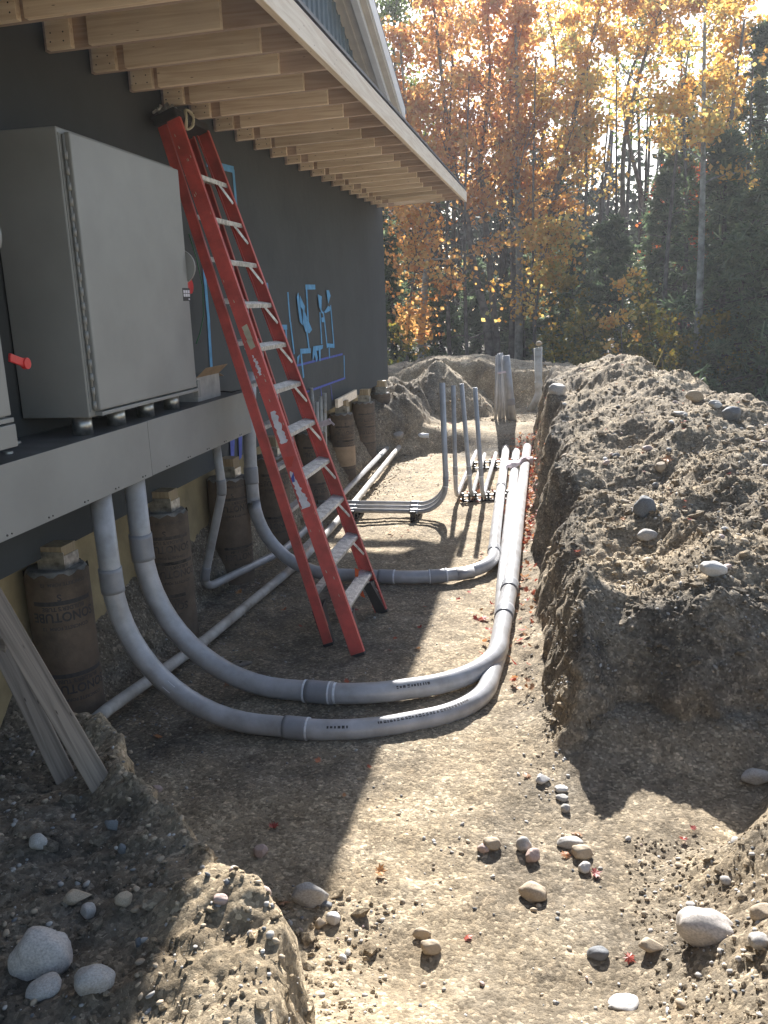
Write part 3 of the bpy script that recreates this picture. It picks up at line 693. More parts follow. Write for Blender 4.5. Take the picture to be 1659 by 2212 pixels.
# painter's tape on the wall: strips given by corner points
def strip(m, pts, w):
    for a_, b_ in zip(pts[:-1], pts[1:]):
        A, Bv = onx(*a_, XW + .004), onx(*b_, XW + .004); d = Vector(Bv - A); n = Vector((0, -d.z, d.y)).normalized() * (w / 2)
        e = d.normalized() * (w / 2 if len(pts) > 2 else 0); A = Vector(A); Bv = Vector(Bv)
        jx = .0008 * (len(m.v) % 5)
        m.add([A - n - e * .0 + Vector((jx, 0, 0)), A + n + Vector((jx, 0, 0)), Bv + n + e + Vector((jx, 0, 0)), Bv - n + e + Vector((jx, 0, 0))], [(0, 1, 2, 3)])
def tape(name, label, strips, w=.034, mt='tape', polys=()):
    m = MB()
    for s_ in strips: strip(m, s_, w)
    for pl_ in polys: m.add([onx(u, v, XW + .012 + .004 * (i % 3)) for i, (u, v) in enumerate(pl_)], [tuple(range(len(pl_)))])
    tag(m.build(name, MT[mt]), label, 'tape', 'blue tape marks on the wall'); return m
cv = lambda u, v: ((640 + u * 260 / 1659) * .86406, (680 + v * 320 / 2042) * .86406)     # crop survey to frame units
tape('tape_outline', 'large blue tape outline of a tall opening, behind the upper ladder', [[(446, 352), (503, 366), (517, 530)], [(437, 545), (450, 690), (457, 805)]], .05)
tape('tape_outline', 'small closed blue tape rectangle right beside the ladder', [[cv(320, 900), cv(330, 880), cv(480, 880)], [cv(470, 850), cv(500, 1340)], [cv(500, 1330), cv(455, 1330)]], .045)
tape('tape_strip', 'long straight vertical blue tape strip, slightly leaning', [[cv(508, 320), cv(545, 800)], [cv(545, 800), cv(605, 1310)]], .042)
tape('tape_outline', 'tall blue tape hook with squared top and stepped foot', [[cv(945, 240), cv(800, 240), cv(830, 820)], [cv(790, 820), cv(850, 1270)], [cv(870, 1255), cv(715, 1265), cv(755, 1650)]], .05,
     polys=[[cv(650, 400), cv(675, 325), cv(700, 450), cv(745, 850), cv(700, 800)], [cv(700, 370), cv(780, 550), cv(770, 700), cv(745, 600), cv(705, 540)], [cv(750, 560), cv(780, 640), cv(895, 920), cv(850, 980), cv(790, 950), cv(745, 800)], [cv(655, 1360), cv(700, 1310), cv(665, 1520)]])
tape('tape_outline', 'blue tape rectangle with peeled strips dangling from its top', [[cv(1020, 640), cv(1050, 1150)], [cv(1185, 530), cv(1240, 1180), cv(1140, 1170)], [cv(1165, 1210), cv(1172, 1370)], [cv(1070, 640), cv(1095, 800), cv(1135, 1180)]], .045,
     polys=[[cv(985, 355), cv(1050, 390), cv(1045, 600), cv(1080, 660), cv(1050, 660), cv(1010, 560)], [cv(1125, 290), cv(1165, 290), cv(1190, 380), cv(1155, 510), cv(1135, 400)], [cv(1085, 640), cv(1150, 540), cv(1190, 560), cv(1180, 620), cv(1110, 655)], [cv(1040, 730), cv(1080, 720), cv(1105, 800), cv(1050, 800)]])
tape('tape_scrap', 'ragged blue tape scrap like a comb under the dangling strips', [], polys=[[cv(915, 1185), cv(1070, 1165), cv(1065, 1220), cv(1030, 1240), cv(1030, 1420), cv(1010, 1420), cv(1000, 1250), cv(965, 1260), cv(985, 1370), cv(965, 1440), cv(935, 1320), cv(905, 1435), cv(905, 1280)]])
tape('tape_outline', 'wide low rectangle marked in purple blue lines near the wall foot', [[cv(545, 1520), cv(1380, 1310)], [cv(700, 1950), cv(1420, 1690)], [cv(1190, 1800), cv(1215, 2040)], [cv(1030, 1820), cv(1050, 2040)]], .022, 'tape_purple')
tape('tape_strip', 'short blue tape strip closing the right end of the low purple rectangle', [[cv(1405, 1330), cv(1412, 1690)]], .04)
tape('tape_scrap', 'torn blue tape scrap at the top, right beside the ladder rail', [], polys=[[cv(150, 170), cv(190, 175), cv(200, 270), cv(130, 280)], [cv(120, 380), cv(175, 340), cv(180, 440), cv(130, 450)], [cv(200, 460), cv(230, 450), cv(290, 690), cv(235, 710), cv(205, 600)]])
tape('tape_scrap', 'blue tape triangle glimpsed between the ladder rails', [], polys=[[cv(60, 1480), cv(110, 1445), cv(250, 1670), cv(150, 1710)]])
for n_, (ua, ub, dy, lab) in enumerate(((497, 507, 0, 'left'), (515, 523, -4, 'middle'), (538, 546, -8, 'right'))):
    m = MB(); m.add([Vector(onx(u, v, XW + .012)) for u, v in ((ua, 945 + dy), (ub, 942 + dy), (ub - 1, 992 + dy), (ua + 2, 998 + dy))], [(0, 1, 2, 3)])
    tag(m.build('tape_strip', MT['tape_purple']), '%s of the three purple tape tails hanging below the shelf end' % lab, 'tape', 'purple tape tails')

# ------------------------------------------------------------------ stepladder, closed and leaned against the overhang
L = empty('stepladder', (-1.25, 5.1, 0), 'tall closed red fibreglass stepladder leaning against the rafters', 'ladder')
def rail(name, foot, top, w, d, web_side):
    """C-channel: web w wide in the front-back direction, flanges d deep pointing inwards"""
    A, T_ = Vector(foot), Vector(top); ax = (T_ - A).normalized(); fr = (Vector((1, 0, 0)) - ax * ax.x).normalized(); inn = Vector((0, 1, 0)) * web_side
    m = MB(); t = .0055
    prof = [(-w / 2, 0), (w / 2, 0), (w / 2, d), (w / 2 - t * 1.6, d), (w / 2 - t, t), (-w / 2 + t, t), (-w / 2 + t * 1.6, d), (-w / 2, d)]
    n = len(prof); v = [p + fr * a + inn * b for p in (A, T_) for a, b in prof]
    m.add(v, [(0, 1, 4, 5), (1, 2, 3, 4), (0, 5, 6, 7), (n + 5, n + 4, n + 1, n + 0), (n + 4, n + 3, n + 2, n + 1), (n + 7, n + 6, n + 5, n)] + [(i, i + n, (i + 1) % n + n, (i + 1) % n) for i in range(n)])
    return m.build(name, MT['fibre'], L, bevel=.0015), fr, ax
Bf, Bt = Vector((-1.15, 4.72, .012)), Vector((-2.315, 5.31, 3.27)); Cf, Ct = Vector((-1.15, 5.50, .012)), Vector((-2.315, 5.80, 3.27))
Af, At = Vector((-1.375, 4.86, .012)), Vector((-2.405, 5.33, 3.26)); Df, Dt = Vector((-1.375, 5.40, .012)), Vector((-2.405, 5.78, 3.26))
rb, fr, ax = rail('front_rail', Bf, Bt, .088, .032, 1); rail('front_rail', Cf, Ct, .088, .032, -1)
rail('rear_rail', Af, At, .062, .028, 1); rail('rear_rail', Df, Dt, .062, .028, -1)
for i in range(11):
    t = .088 + i * .0812
    a_ = Bf.lerp(Bt, t) + Vector((0, .006, 0)); c_ = Cf.lerp(Ct, t) - Vector((0, .006, 0))
    # tread: horizontal when the ladder is opened, so it tips forward with the closed lean
    nrm = (Vector((0, 0, 1)) * .98 + Vector((.20, 0, 0))).normalized(); dp = Vector((0, 1, 0)).cross(nrm).normalized()
    if dp.x < 0: dp = -dp
    m = MB(); w = .086; h = .026; v = []; fs = []
    prof = [(-w / 2, 0)]
    for g in range(6):
        u0 = -w / 2 + .006 + g * (w - .012) / 6; prof += [(u0, 0), (u0 + .002, .003), (u0 + .008, .003), (u0 + .010, 0)]
    prof += [(w / 2, 0), (w / 2, -h), (w / 2 - .003, -h), (w / 2 - .003, -.004), (-w / 2 + .003, -.004), (-w / 2 + .003, -h), (-w / 2, -h)]
    n = len(prof); v = [p + dp * q[0] + nrm * q[1] for p in (a_, c_) for q in prof]
    m.add(v, [(j, (j + 1) % n, (j + 1) % n + n, j + n) for j in range(n)] + [tuple(range(n)), tuple(range(2 * n - 1, n - 1, -1))])
    tr = m.build('tread', MT['alu'], L)
    ln = (c_ - a_).length
    for e_, s_ in ((c_, -1), (a_, 1)):
        top_ = e_ + Vector((0, s_ * min(.13, ln * .25), 0)) + nrm * -.02 + dp * .03; low = e_ - ax * .16 + Vector((0, s_ * .012, 0)) + fr * .03
        MB().beam(top_, low, .004, .016).build('brace', MT['alu'], tr)
    if i % 1 == 0 and i < 10:
        ra = Af.lerp(At, t + .01) + Vector((0, .006, 0)); rc = Df.lerp(Dt, t + .01) - Vector((0, .006, 0))
        m = MB(); m.beam(ra, rc, .045, .006, up=nrm); m.beam(ra + nrm * -.012 + dp * .02, rc + nrm * -.012 + dp * .02, .005, .026, up=nrm); m.build('rear_rung', MT['alu'], L)
# feet
for p_, s_, nm in ((Bf, 1, .094), (Cf, -1, .094), (Af, 1, .066), (Df, -1, .066)):
    m = MB(); q = Vector(p_); m.beam(q - ax * .012 + Vector((0, s_ * .014, 0)), q + ax * .008 + Vector((0, s_ * .014, 0)), nm, .04, up=(0, 1, 0)); m.build('rubber_foot', MT['rubber'], L, bevel=.002)
for p_, s_ in ((Cf, -1), (Df, -1), (Bf, 1), (Af, 1)):
    q = Vector(p_) + Vector((0, s_ * .012, 0))
    MB().add([q + fr * .035, q - fr * .035, q + ax * .23 - fr * .035 + Vector((0, s_ * .0, 0)), q + ax * .23 + fr * .035, q + ax * .25 + fr * .03 + Vector((0, s_ * .13, 0)), q + ax * .25 - fr * .03 + Vector((0, s_ * .13, 0)),
              q + ax * .19 + fr * .03 + Vector((0, s_ * .10, 0)), q + ax * .19 - fr * .03 + Vector((0, s_ * .10, 0)), q + fr * .035 + Vector((0, s_ * .018, 0)), q - fr * .035 + Vector((0, s_ * .018, 0))],
             [(0, 1, 2, 3), (3, 2, 5, 4), (4, 5, 7, 6), (6, 7, 9, 8), (0, 8, 9, 1), (0, 3, 4, 6, 8), (1, 9, 7, 5, 2)]).build('foot_bracket', MT['rubber'], L)
# moulded top cap
tc = (Bt + Ct + At + Dt) / 4 + ax * .02
m = MB(); m.beam(tc - Vector((0, .27, 0)), tc + Vector((0, .27, 0)), .17, .06, up=ax)
m.build('top_cap', MT['rubber'], L, bevel=.012)
m = MB(); rg = random.Random(3)
for i in range(26):
    p_ = tc + Vector((rg.uniform(-.07, .07), rg.uniform(-.26, -.05), 0)) + ax * .035; m.tube([p_, p_ + Vector((rg.uniform(-.03, .03), rg.uniform(-.03, .03), rg.uniform(.01, .05)))], rg.uniform(.006, .012), 6)
m.mi = 0; tag(m.build('bit_bundle', MT['galv']), 'small heap of metal bits and fittings on top of the ladder cap', 'hardware')
m = MB(); c_ = Vector(onx(407, 258, -2.25)); m.tube([c_ + Vector((.012 * math.sin(a_ * 2.1), .050 * math.cos(a_) + .03 * math.sin(a_), .055 * math.sin(a_) - .02 * math.cos(a_))) for a_ in [j * math.pi / 12 for j in range(49)]], .007, 8, cap=False)
tag(root_at_base(m.build('wire_coil', MT['rope'])), 'pale coiled wire loop hanging at the top of the ladder under a rafter', 'wire')
# worn stickers on the web of the near rail
def rail_uv(t, s, off=.0012): return Bf.lerp(Bt, t) + fr * s + Vector((0, -off, 0))
def sticker(name, t0, t1, seed, mtl, w=.033, cut=0):
    rg = random.Random(seed); n = 18; v = []
    for i in range(n + 1):
        t = t0 + (t1 - t0) * i / n; j = rg.uniform(0, .010); v += [rail_uv(t, -w + j + cut * (1 - i / n) * 0, .0012), rail_uv(t, w - rg.uniform(0, .016) - cut * i / n, .0012)]
    MB().add(v, [(2 * i, 2 * i + 1, 2 * i + 3, 2 * i + 2) for i in range(n)]).build(name, MT[mtl], rb)
sticker('warning_sticker', .275, .345, 1, 'sticker', .036, .05); sticker('warning_sticker', .395, .455, 2, 'sticker', .03, .012); sticker('warning_sticker', .522, .560, 5, 'sticker', .018, .012)
MB().add([rail_uv(.352, -.034), rail_uv(.352, -.005), rail_uv(.368, .03), rail_uv(.372, -.03)], [(0, 1, 2, 3)]).build('sticker_print', MT['sticker_red'], rb)
MB().add([rail_uv(.325, -.034, .002), rail_uv(.325, -.018, .002), rail_uv(.342, -.006, .002), rail_uv(.333, -.034, .002)], [(0, 1, 2, 3)]).build('sticker_print', MT['sticker_blue'], rb)
m = MB(); rg = random.Random(8)
for i in range(26):
    t = rg.uniform(.05, .97); s_ = rg.uniform(-.04, .04); k = rg.uniform(.002, .007); m.add([rail_uv(t, s_), rail_uv(t, s_ + k), rail_uv(t + .004, s_ + k * .7), rail_uv(t + .006, s_)], [(0, 1, 2, 3)])
for t in (.57, .585, .595): m.add([rail_uv(t, -.01, .0014), rail_uv(t + .002, .025, .0014), rail_uv(t + .02, .02, .0014), rail_uv(t + .018, -.018, .0014)], [(0, 1, 2, 3)])
m.build('paint_spatter', MT['rope'], rb)['kind'] = 'stuff'
# orange flagging
m = MB(); pz = Vector((-1.30, 5.36, .30))
for d_ in ((.03, .02, -.14), (.07, .05, -.05), (-.05, .01, -.09)):
    e = pz + Vector(d_); m.add([pz, pz + Vector((.02, 0, 0)), e + Vector((.03, 0, -.01)), e], [(0, 1, 2, 3)])
m.add([pz + Vector((0, 0, .07)), pz + Vector((.03, 0, .06)), pz + Vector((.02, 0, 0)), pz], [(0, 1, 2, 3)])
tag(root_at_base(m.build('flagging_ribbon', MT['orange'])), 'knotted orange flagging ribbon at the foot of the ladder', 'ribbon')

# ------------------------------------------------------------------ weathered boards stuck in the spoil at lower left
def board(label, foot, top, w, t, face):
    """a board modelled along its own length and set in place, so that the grain runs along it"""
    d = (top - foot).normalized(); n = Vector(face); n = (n - d * n.dot(d)).normalized(); s_ = d.cross(n); ln = (top - foot).length
    m = MB(); m.box(-w / 2, w / 2, -t / 2, t / 2, 0, ln); o = m.build('board', MT['lumber_z'], bevel=.003)
    R = Matrix((s_, n, d)).transposed().to_4x4(); o.matrix_world = Matrix.Translation(foot) @ R
    return tag(o, label, 'board', 'weathered boards at lower left')
f, t_ = Vector(onz(205, 1672, .65)), Vector(ony(-75, 1190, 2.35)); d = (f - t_).normalized()
board('front weathered grey board stuck slanting into the spoil, lit along its edge', f + d * .14, t_ - d * .3, .072, .034, (.55, -.8, .3))
f, t_ = Vector(onz(122, 1640, .63)), Vector(ony(-30, 1330, 2.55)); d = (f - t_).normalized()
board('shorter brown board slanting just behind the front weathered board', f + d * .14, t_ - d * .25, .068, .034, (.55, -.8, .3))
board('horizontal grey cross board at the left edge behind the slanting boards', Vector(ony(18, 1400, 2.5)), Vector(ony(-140, 1380, 2.5)), .08, .036, (.2, -.9, .1))

# ------------------------------------------------------------------ conduits
def conduit(name, label, pts, r, mt='pvc', couplings=(), marks=(), group=None, hollow=0., cat='conduit', stickers=(), ink=(), n=20, csize=1.11, clen=None):
    """one run of pipe: pts already rounded; couplings / marks: points along it"""
    pts = [Vector(p) for p in pts]
    m = MB(); m.tube(pts, r, n, hollow=hollow); c0 = pts[0]
    mn = Vector((sum(p.x for p in pts) / len(pts), sum(p.y for p in pts) / len(pts), min(p.z for p in pts) - r))
    o = m.build(name, MT[mt]); me = o.data
    for v in me.vertices: v.co -= mn
    o.location = mn; tag(o, label, cat, group)
    def piece(nm, s0, s1, k, mtl, hl=0.):
        q = MB(); q.tube(arclen_piece(pts, s0, s1, 6), r * k, n, hollow=0, smooth=True); return q.build(nm, MT[mtl], o)
    cl = clen or r * 2.2
    for c in couplings:
        s = nearest_s(pts, c) if not isinstance(c, float) else c
        piece('coupling', s - cl / 2, s + cl / 2, csize, mt if mt != 'pvc' else 'pvc_dark')
    for c in marks:
        s = nearest_s(pts, c[0]) + c[1]; w = c[2] if len(c) > 2 else .010
        piece('cement_mark', s - w / 2, s + w / 2, c[3] if len(c) > 3 else 1.12, 'cement')
    for c in ink:
        s0 = nearest_s(pts, c[0]); ln = c[1]; m = MB(); rg = random.Random(int(s0 * 100)); up = Vector(c[2]).normalized(); s = s0
        while s < s0 + ln:
            d = rg.uniform(.006, .016); a, b = arclen_piece(pts, s, s + d, 1); tn = (b - a).normalized(); u = (up - tn * up.dot(tn)).normalized(); w = tn.cross(u)
            h = rg.uniform(.10, .16) * 1.; rr = r * 1.006
            m.add([a + (u * math.cos(q) + w * math.sin(q)) * rr for q in (-h, h)] + [b + (u * math.cos(q) + w * math.sin(q)) * rr for q in (h, -h)], [(0, 1, 2, 3)]); s += d + rg.uniform(.003, .010)
        m.build('printed_line', MT['ink'], o)
    return o, pts
V3 = lambda a: Vector(a)
R4 = .057
# inner big conduit (second from the left)
t_R = V3(onz(1139, 966, .10)); b_R = V3(onz(1098, 1290, .10))
c_a = V3(onz(900, 1484, R4)); 
p2 = [(-2.2, 4.12, 1.262), (-2.2, 4.12, .06), (-1.15, 4.06, .06)]
far_el = V3((-.27, 4.42, .075))
run2 = fillet([V3((-2.2, 4.12, 1.262)), V3((-2.2, 4.14, R4 + .01)), V3((-1.0, 4.08, R4 + .005)), V3((-.30, 4.36, .075)), V3((b_R.x, 5.9, .095)), t_R], [.78, .9, .62, 1.5], 14)
k1 = V3(onz(690, 1500, R4)); k2 = V3(onz(1087, 1322, .1)); k3 = V3(onz(1098, 1268, .1))
conduit('big_conduit', 'inner of the two big grey conduits curving from the shelf to the long run', run2, R4,
        couplings=[V3((-2.2, 4.12, .86)), k1, k2, k3], marks=[(k1, -.085), (k1, .055), (k1, .085, .014, 1.03)], group='conduit runs in the trench', clen=.15,
        ink=[(V3(onz(860, 1490, .11)), .18, (0, -1, .8))])
t_M = V3(onz(1115, 976, .07)); m_M = V3(onz(1094, 1169, .06))
run1 = fillet([V3((-2.175, 3.72, 1.262)), V3((-2.175, 3.75, R4 + .0)), V3((-.95, 3.70, R4 - .012)), V3((-.34, 4.05, .04)), V3((-.285, 4.9, .035)), V3((-.33, 6.0, .05)), t_M], [.74, .9, .55, 1.2, 2.], 14)
k1 = V3(onz(640, 1570, R4))
o1, _ = conduit('big_conduit', 'outer big grey conduit, the nearest curve lying lowest in the trench', run1, R4 * .93,
        couplings=[V3((-2.175, 3.72, .80)), k1], marks=[(k1, .06)], group='conduit runs in the trench', clen=.13,
        ink=[(V3(onz(700, 1575, .11)), .10, (0, -1, .9)), (V3(onz(820, 1562, .11)), .5, (0, -.8, 1))])
s_ = V3(onz(358, 1482, .35)); 
m = MB(); ss = nearest_s(_, V3((-1.93, 3.74, .25))); a_, b_ = arclen_piece(_, ss, ss + .05, 1); tn = (b_ - a_).normalized(); u = (Vector((.2, -1, .4)) - tn * tn.dot(Vector((.2, -1, .4)))).normalized(); w = tn.cross(u)
m.add([a_ + (u * math.cos(q) + w * math.sin(q)) * R4 * .935 for q in (-.45, .35)] + [b_ + (u * math.cos(q) + w * math.sin(q)) * R4 * .935 for q in (.35, -.45)], [(0, 1, 2, 3)]); m.build('small_label', MT['cement'], o1)
# third conduit, out past the ladder and down the trench
t_L = V3(onz(1093, 968, .10)); e_L = V3(onz(1062, 1215, .07))
run3 = fillet([V3(onx(540, 806, -2.30)), V3((-2.28, 6.10, 1.0)), V3((-2.25, 6.12, .07)), V3(onz(940, 1249, .06)), V3((-.43, 6.35, .075)), V3((-.47, 7.3, .09)), t_L], [2., .62, 1.2, .5, 1.5], 12)
k1, k2, k3, k4 = V3(onz(832, 1252, .06)), V3(onz(945, 1246, .06)), V3(onz(1066, 1190, .08)), V3(onz(1082, 1052, .09))
conduit('conduit', 'grey conduit curving behind the ladder then turning along the trench', run3, .05, couplings=[V3((-2.27, 6.11, .86)), k1, k2, k3, k4],
        marks=[(k1, .06, .010, 1.13), (k2, -.06, .008, 1.13), (k2, .07, .012, 1.13), (k1, -.13, .006, 1.02)], group='conduit runs in the trench', clen=.13, csize=1.1)
# collars at the far ends of the two right runs
# dusty old pipes along the bank
pB = [V3(onz(200, 1560, .14)), V3(onz(232, 1533, .12)), V3(onz(432, 1392, .07)), V3(onz(650, 1212, .07)), V3(onz(768, 1082, .09)), V3(onz(848, 983, .12)), V3(onz(862, 966, .14))]
conduit('dusty_pipe', 'long pale dusty pipe lying on the trench floor, lower of the two by the bank', pB, .034, 'pvc_old', couplings=[V3(onz(430, 1392, .07)), V3(onz(848, 983, .12))], group='dusty pipes along the bank', clen=.09, csize=1.08)
xv = ony(420, 1100, 5.35)
pA = fillet([V3((-2.22, 5.33, 1.262)), V3((-2.215, 5.37, .9)), V3(ony(436, 1275, 5.45)), V3(onz(612, 1190, .12)), V3(onz(745, 1062, .13)), V3(onz(836, 968, .17))], [.4, .16, 1.5, 1.5], 10)
conduit('dusty_pipe', 'thin grey conduit dropping from the shelf and turning along the bank beside the other pipe', pA, .030, 'pvc', couplings=[V3((-2.215, 5.37, .93)), V3(ony(430, 1236, 5.42)), V3(onz(820, 984, .16))], group='dusty pipes along the bank', clen=.11, csize=1.12)
# three thin conduits crossing from the wall, then up beside each other
lab = ['far', 'middle', 'near']
for i in range(3):
    zz = .125 - .006 * i; yb = onz(900, 1088 + 8.5 * i, zz)[1]; xe = onz(961, 1085 + 8 * i, zz)[0] + .03
    top = V3(ony(958 + 5 * i, 827, yb)); top.x = xe - .02 - .004 * i
    pts = fillet([V3((-2.38, yb + .02, zz)), V3((xe, yb, zz)), top], [.27], 10)
    conduit('thin_conduit', '%s one of the three thin conduits that cross the trench floor and turn straight up' % lab[i], pts, .0235, couplings=[V3((xe - .33, yb, zz)), V3((-1.98, yb, zz)), V3((xe - .01, yb, .42))],
            marks=[(V3((xe - .33, yb, zz)), .035, .012, 1.2), (V3((xe - .01, yb, .42)), -.05, .008, 1.16)], group='thin conduits turned up from the floor', clen=.09, csize=1.15, hollow=.2, n=14)
Y3 = onz(900, 1096, .12)[1]
# three thin conduits standing up in a row, their tails running away along the trench
rows = [((985, 1079), (979, 833), (989, 1077), (1029, 975)), ((1018, 1079), (997, 829), (1020, 1076), (1047, 981)), ((1043, 1081), (1026, 837), (1049, 1073), (1071, 979))]
lab = ['left', 'middle', 'right']
for i, (bs, tp, q0, q1) in enumerate(rows):
    b_ = V3(onz(*bs, .05)); t_ = V3(ony(*tp, b_.y - .02)); a_ = V3(onz(*q1, .12)); k = b_.lerp(t_, .26)
    c_ = V3((b_.x, b_.y, .065)); a2 = V3((a_.x, a_.y, .12)); 
    pts = fillet([t_, c_, c_.lerp(a2, .3) + Vector((0, 0, .012)), a2], [.16, .5], 10)
    conduit('thin_conduit', '%s of three thin upright conduits whose white tails rest on the black spacers' % lab[i], pts, .0235, couplings=[k], marks=[(k, .05, .010, 1.16), (k, -.045, .006, 1.16)],
            group='thin conduits standing in the trench', clen=.10, csize=1.14, hollow=.2, n=14)
# taped bunch against the wall behind the ladder
for i, (u0, v0, u1, v1) in enumerate(((684, 868, 688, 1000), (692, 856, 697, 1040), (701, 849, 703, 1072), (672, 838, 686, 960))):
    a_, b_ = V3(ony(u0, v0, 8.42 + .05 * i)), V3(ony(u1, v1, 8.46 + .05 * i)); b_.z = min(b_.z, .35)
    conduit('thin_conduit', ['first', 'second', 'third, tallest straight', 'leaning flattened'][i] + ' thin conduit of the taped bunch standing against the wall', [a_, a_.lerp(b_, .5), b_], .021, 'pvc_old', group='taped thin conduits by the wall', n=12, hollow=.2,
            couplings=[a_.lerp(b_, .16)] if i == 2 else [])
m = MB(); 
for v0 in (915, 921): m.beam(ony(664, v0 + 8, 8.38), ony(714, v0 - 8, 8.38), .012, .03)
m.beam(ony(708, 905, 8.38), ony(722, 918, 8.34), .006, .02)
tag(root_at_base(m.build('tape_wrap', MT['rag'])), 'grey tape wrapped round the bunch of thin conduits at the wall', 'tape')

# black plastic spacers
def spacer(p, q, n, z0, z1, label, group='black duct spacers', deep=.05):
    a, b = Vector(p), Vector(q); d = (b - a); ln = d.length; d.normalize(); w = Vector((-d.y, d.x, 0)) * (deep / 2)
    root = empty('duct_spacer', ((a + b) / 2)[:2] + (z0,), label, 'spacer', group)
    m = MB(); m.beam(a + Vector((0, 0, z1 - .012)), b + Vector((0, 0, z1 - .012)), deep, .014); m.beam(a + Vector((0, 0, z0 + .01)), b + Vector((0, 0, z0 + .01)), deep, .014)
    for i in range(n + 1):
        c = a.lerp(b, i / n); m.beam(c + Vector((0, 0, z0)), c + Vector((0, 0, z1 + .022)), deep, .018, up=d)
        if i % 2 == 0: m.beam(c + Vector((0, 0, z1 * .45)) - w, c + Vector((0, 0, z1 * .45)) + w, .05, .012)
    m.build('spacer_frame', MT['spacer'], root); return root
p, q = onz(1000, 1086, 0), onz(1092, 1081, 0); spacer((p[0], p[1], 0), (q[0] + .02, q[1] + .02, 0), 7, .005, .085, 'long black spacer under the front ends of the white tails')
p, q = onz(1018, 1014, 0), onz(1118, 1010, 0); spacer((p[0] + .03, p[1], 0), (q[0], q[1], 0), 8, .005, .10, 'second black spacer farther along under the tails and the pale rag')
p = onz(898, 1122, 0); spacer((p[0], Y3 - .2, 0), (p[0] + .015, Y3 + .2, 0), 3, .005, .105, 'small black spacer under the middle of the three crossing conduits')
p = onz(762, 1128, 0); spacer((p[0], Y3 - .2, 0), (p[0] + .015, Y3 + .2, 0), 3, .005, .105, 'small black spacer under the crossing conduits next to the ladder')

# far group of leaning conduits and the lone one
fz = Hs(-.75, 13.6); 
def far_pipe(b, t, y, r, lab, mt='pvc', tilt=0., grp='leaning conduits at the far end', **k):
    zb_ = ony(*b, y); a_ = V3((zb_[0], y, Hs(zb_[0], y) - .05)); t_ = V3(ony(*t, y + tilt))
    return conduit('far_conduit', lab, [t_, t_.lerp(a_, .5), a_], r, mt, group=grp, hollow=.2, n=14, **k)
far_pipe((1070, 884), (1074, 768), 13.5, .024, 'leftmost thin conduit of the far leaning group')
far_pipe((1080, 888), (1078, 764), 13.42, .030, 'second conduit of the far leaning group, taped to its neighbour')
far_pipe((1088, 886), (1083, 762), 13.55, .026, 'third conduit of the far leaning group, thin and straight')
far_pipe((1098, 884), (1088, 770), 13.5, .036, 'fourth conduit of the far leaning group with a coupling low down')
far_pipe((1109, 887), (1093, 768), 13.4, .056, 'thickest conduit of the far group, leaning with its foot to the right', couplings=[V3(ony(1107, 868, 13.4))], clen=.1)
m = MB(); m.beam(ony(1074, 806, 13.36), ony(1093, 803, 13.36), .06, .03); tag(root_at_base(m.build('tape_wrap', MT['rag'])), 'tape wrapped round the far leaning group of conduits', 'tape')
b0 = V3(ony(1160, 864, 14.1)); b0.z = Hs(b0.x, 14.1) - .02
pts = fillet([V3(ony(1161, 752, 14.1)), V3((ony(1164, 850, 14.1)[0], 14.1, .62)), b0 + Vector((-.10, -.05, 0))], [.3], 8)
o, _ = conduit('far_conduit', 'lone pale upright conduit at the far end with a stone on its mouth', pts, .058, 'pvc_old', couplings=[V3(ony(1165, 832, 14.1))], group=None, hollow=.15, clen=.12)
m = MB(); pp = V3(ony(1167, 750, 14.16)); m.tube([pp + Vector((0, 0, -.9)), pp], .035, 12, hollow=.2); m.build('inner_pipe', MT['pvc_old'], o)

# pale rag over the runs
rg = random.Random(2); n1, n2 = 22, 12; v = []
A0 = Vector(onz(1096, 1000, .17)); A1 = Vector(onz(1152, 985, .18)); dA = A1 - A0
for i in range(n1 + 1):
    for j in range(n2 + 1):
        s = i / n1; t = j / n2 - .5; p = A0 + dA * s + Vector((0, .30 * (1 - .3 * s) * t, 0))
        hump = .018 * math.cos(s * 2 * math.pi * 1.5 + .3); edge = max(abs(t) * 2 - .7, 0) + max(abs(s - .5) * 2 - .85, 0)
        v.append((p.x, p.y + .02 * math.sin(s * 9), p.z + hump - .16 * edge + .012 * math.sin(s * 17 + t * 11) + rg.uniform(-.003, .003)))
f = [(i * (n2 + 1) + j, (i + 1) * (n2 + 1) + j, (i + 1) * (n2 + 1) + j + 1, i * (n2 + 1) + j + 1) for i in range(n1) for j in range(n2)]
o = MB().add(v, f, True).build('rag', MT['rag']); so = o.modifiers.new('thick', 'SOLIDIFY'); so.thickness = .02; root_at_base(o)
tag(o, 'pale pink rag bundled across the far ends of the white runs', 'rag')
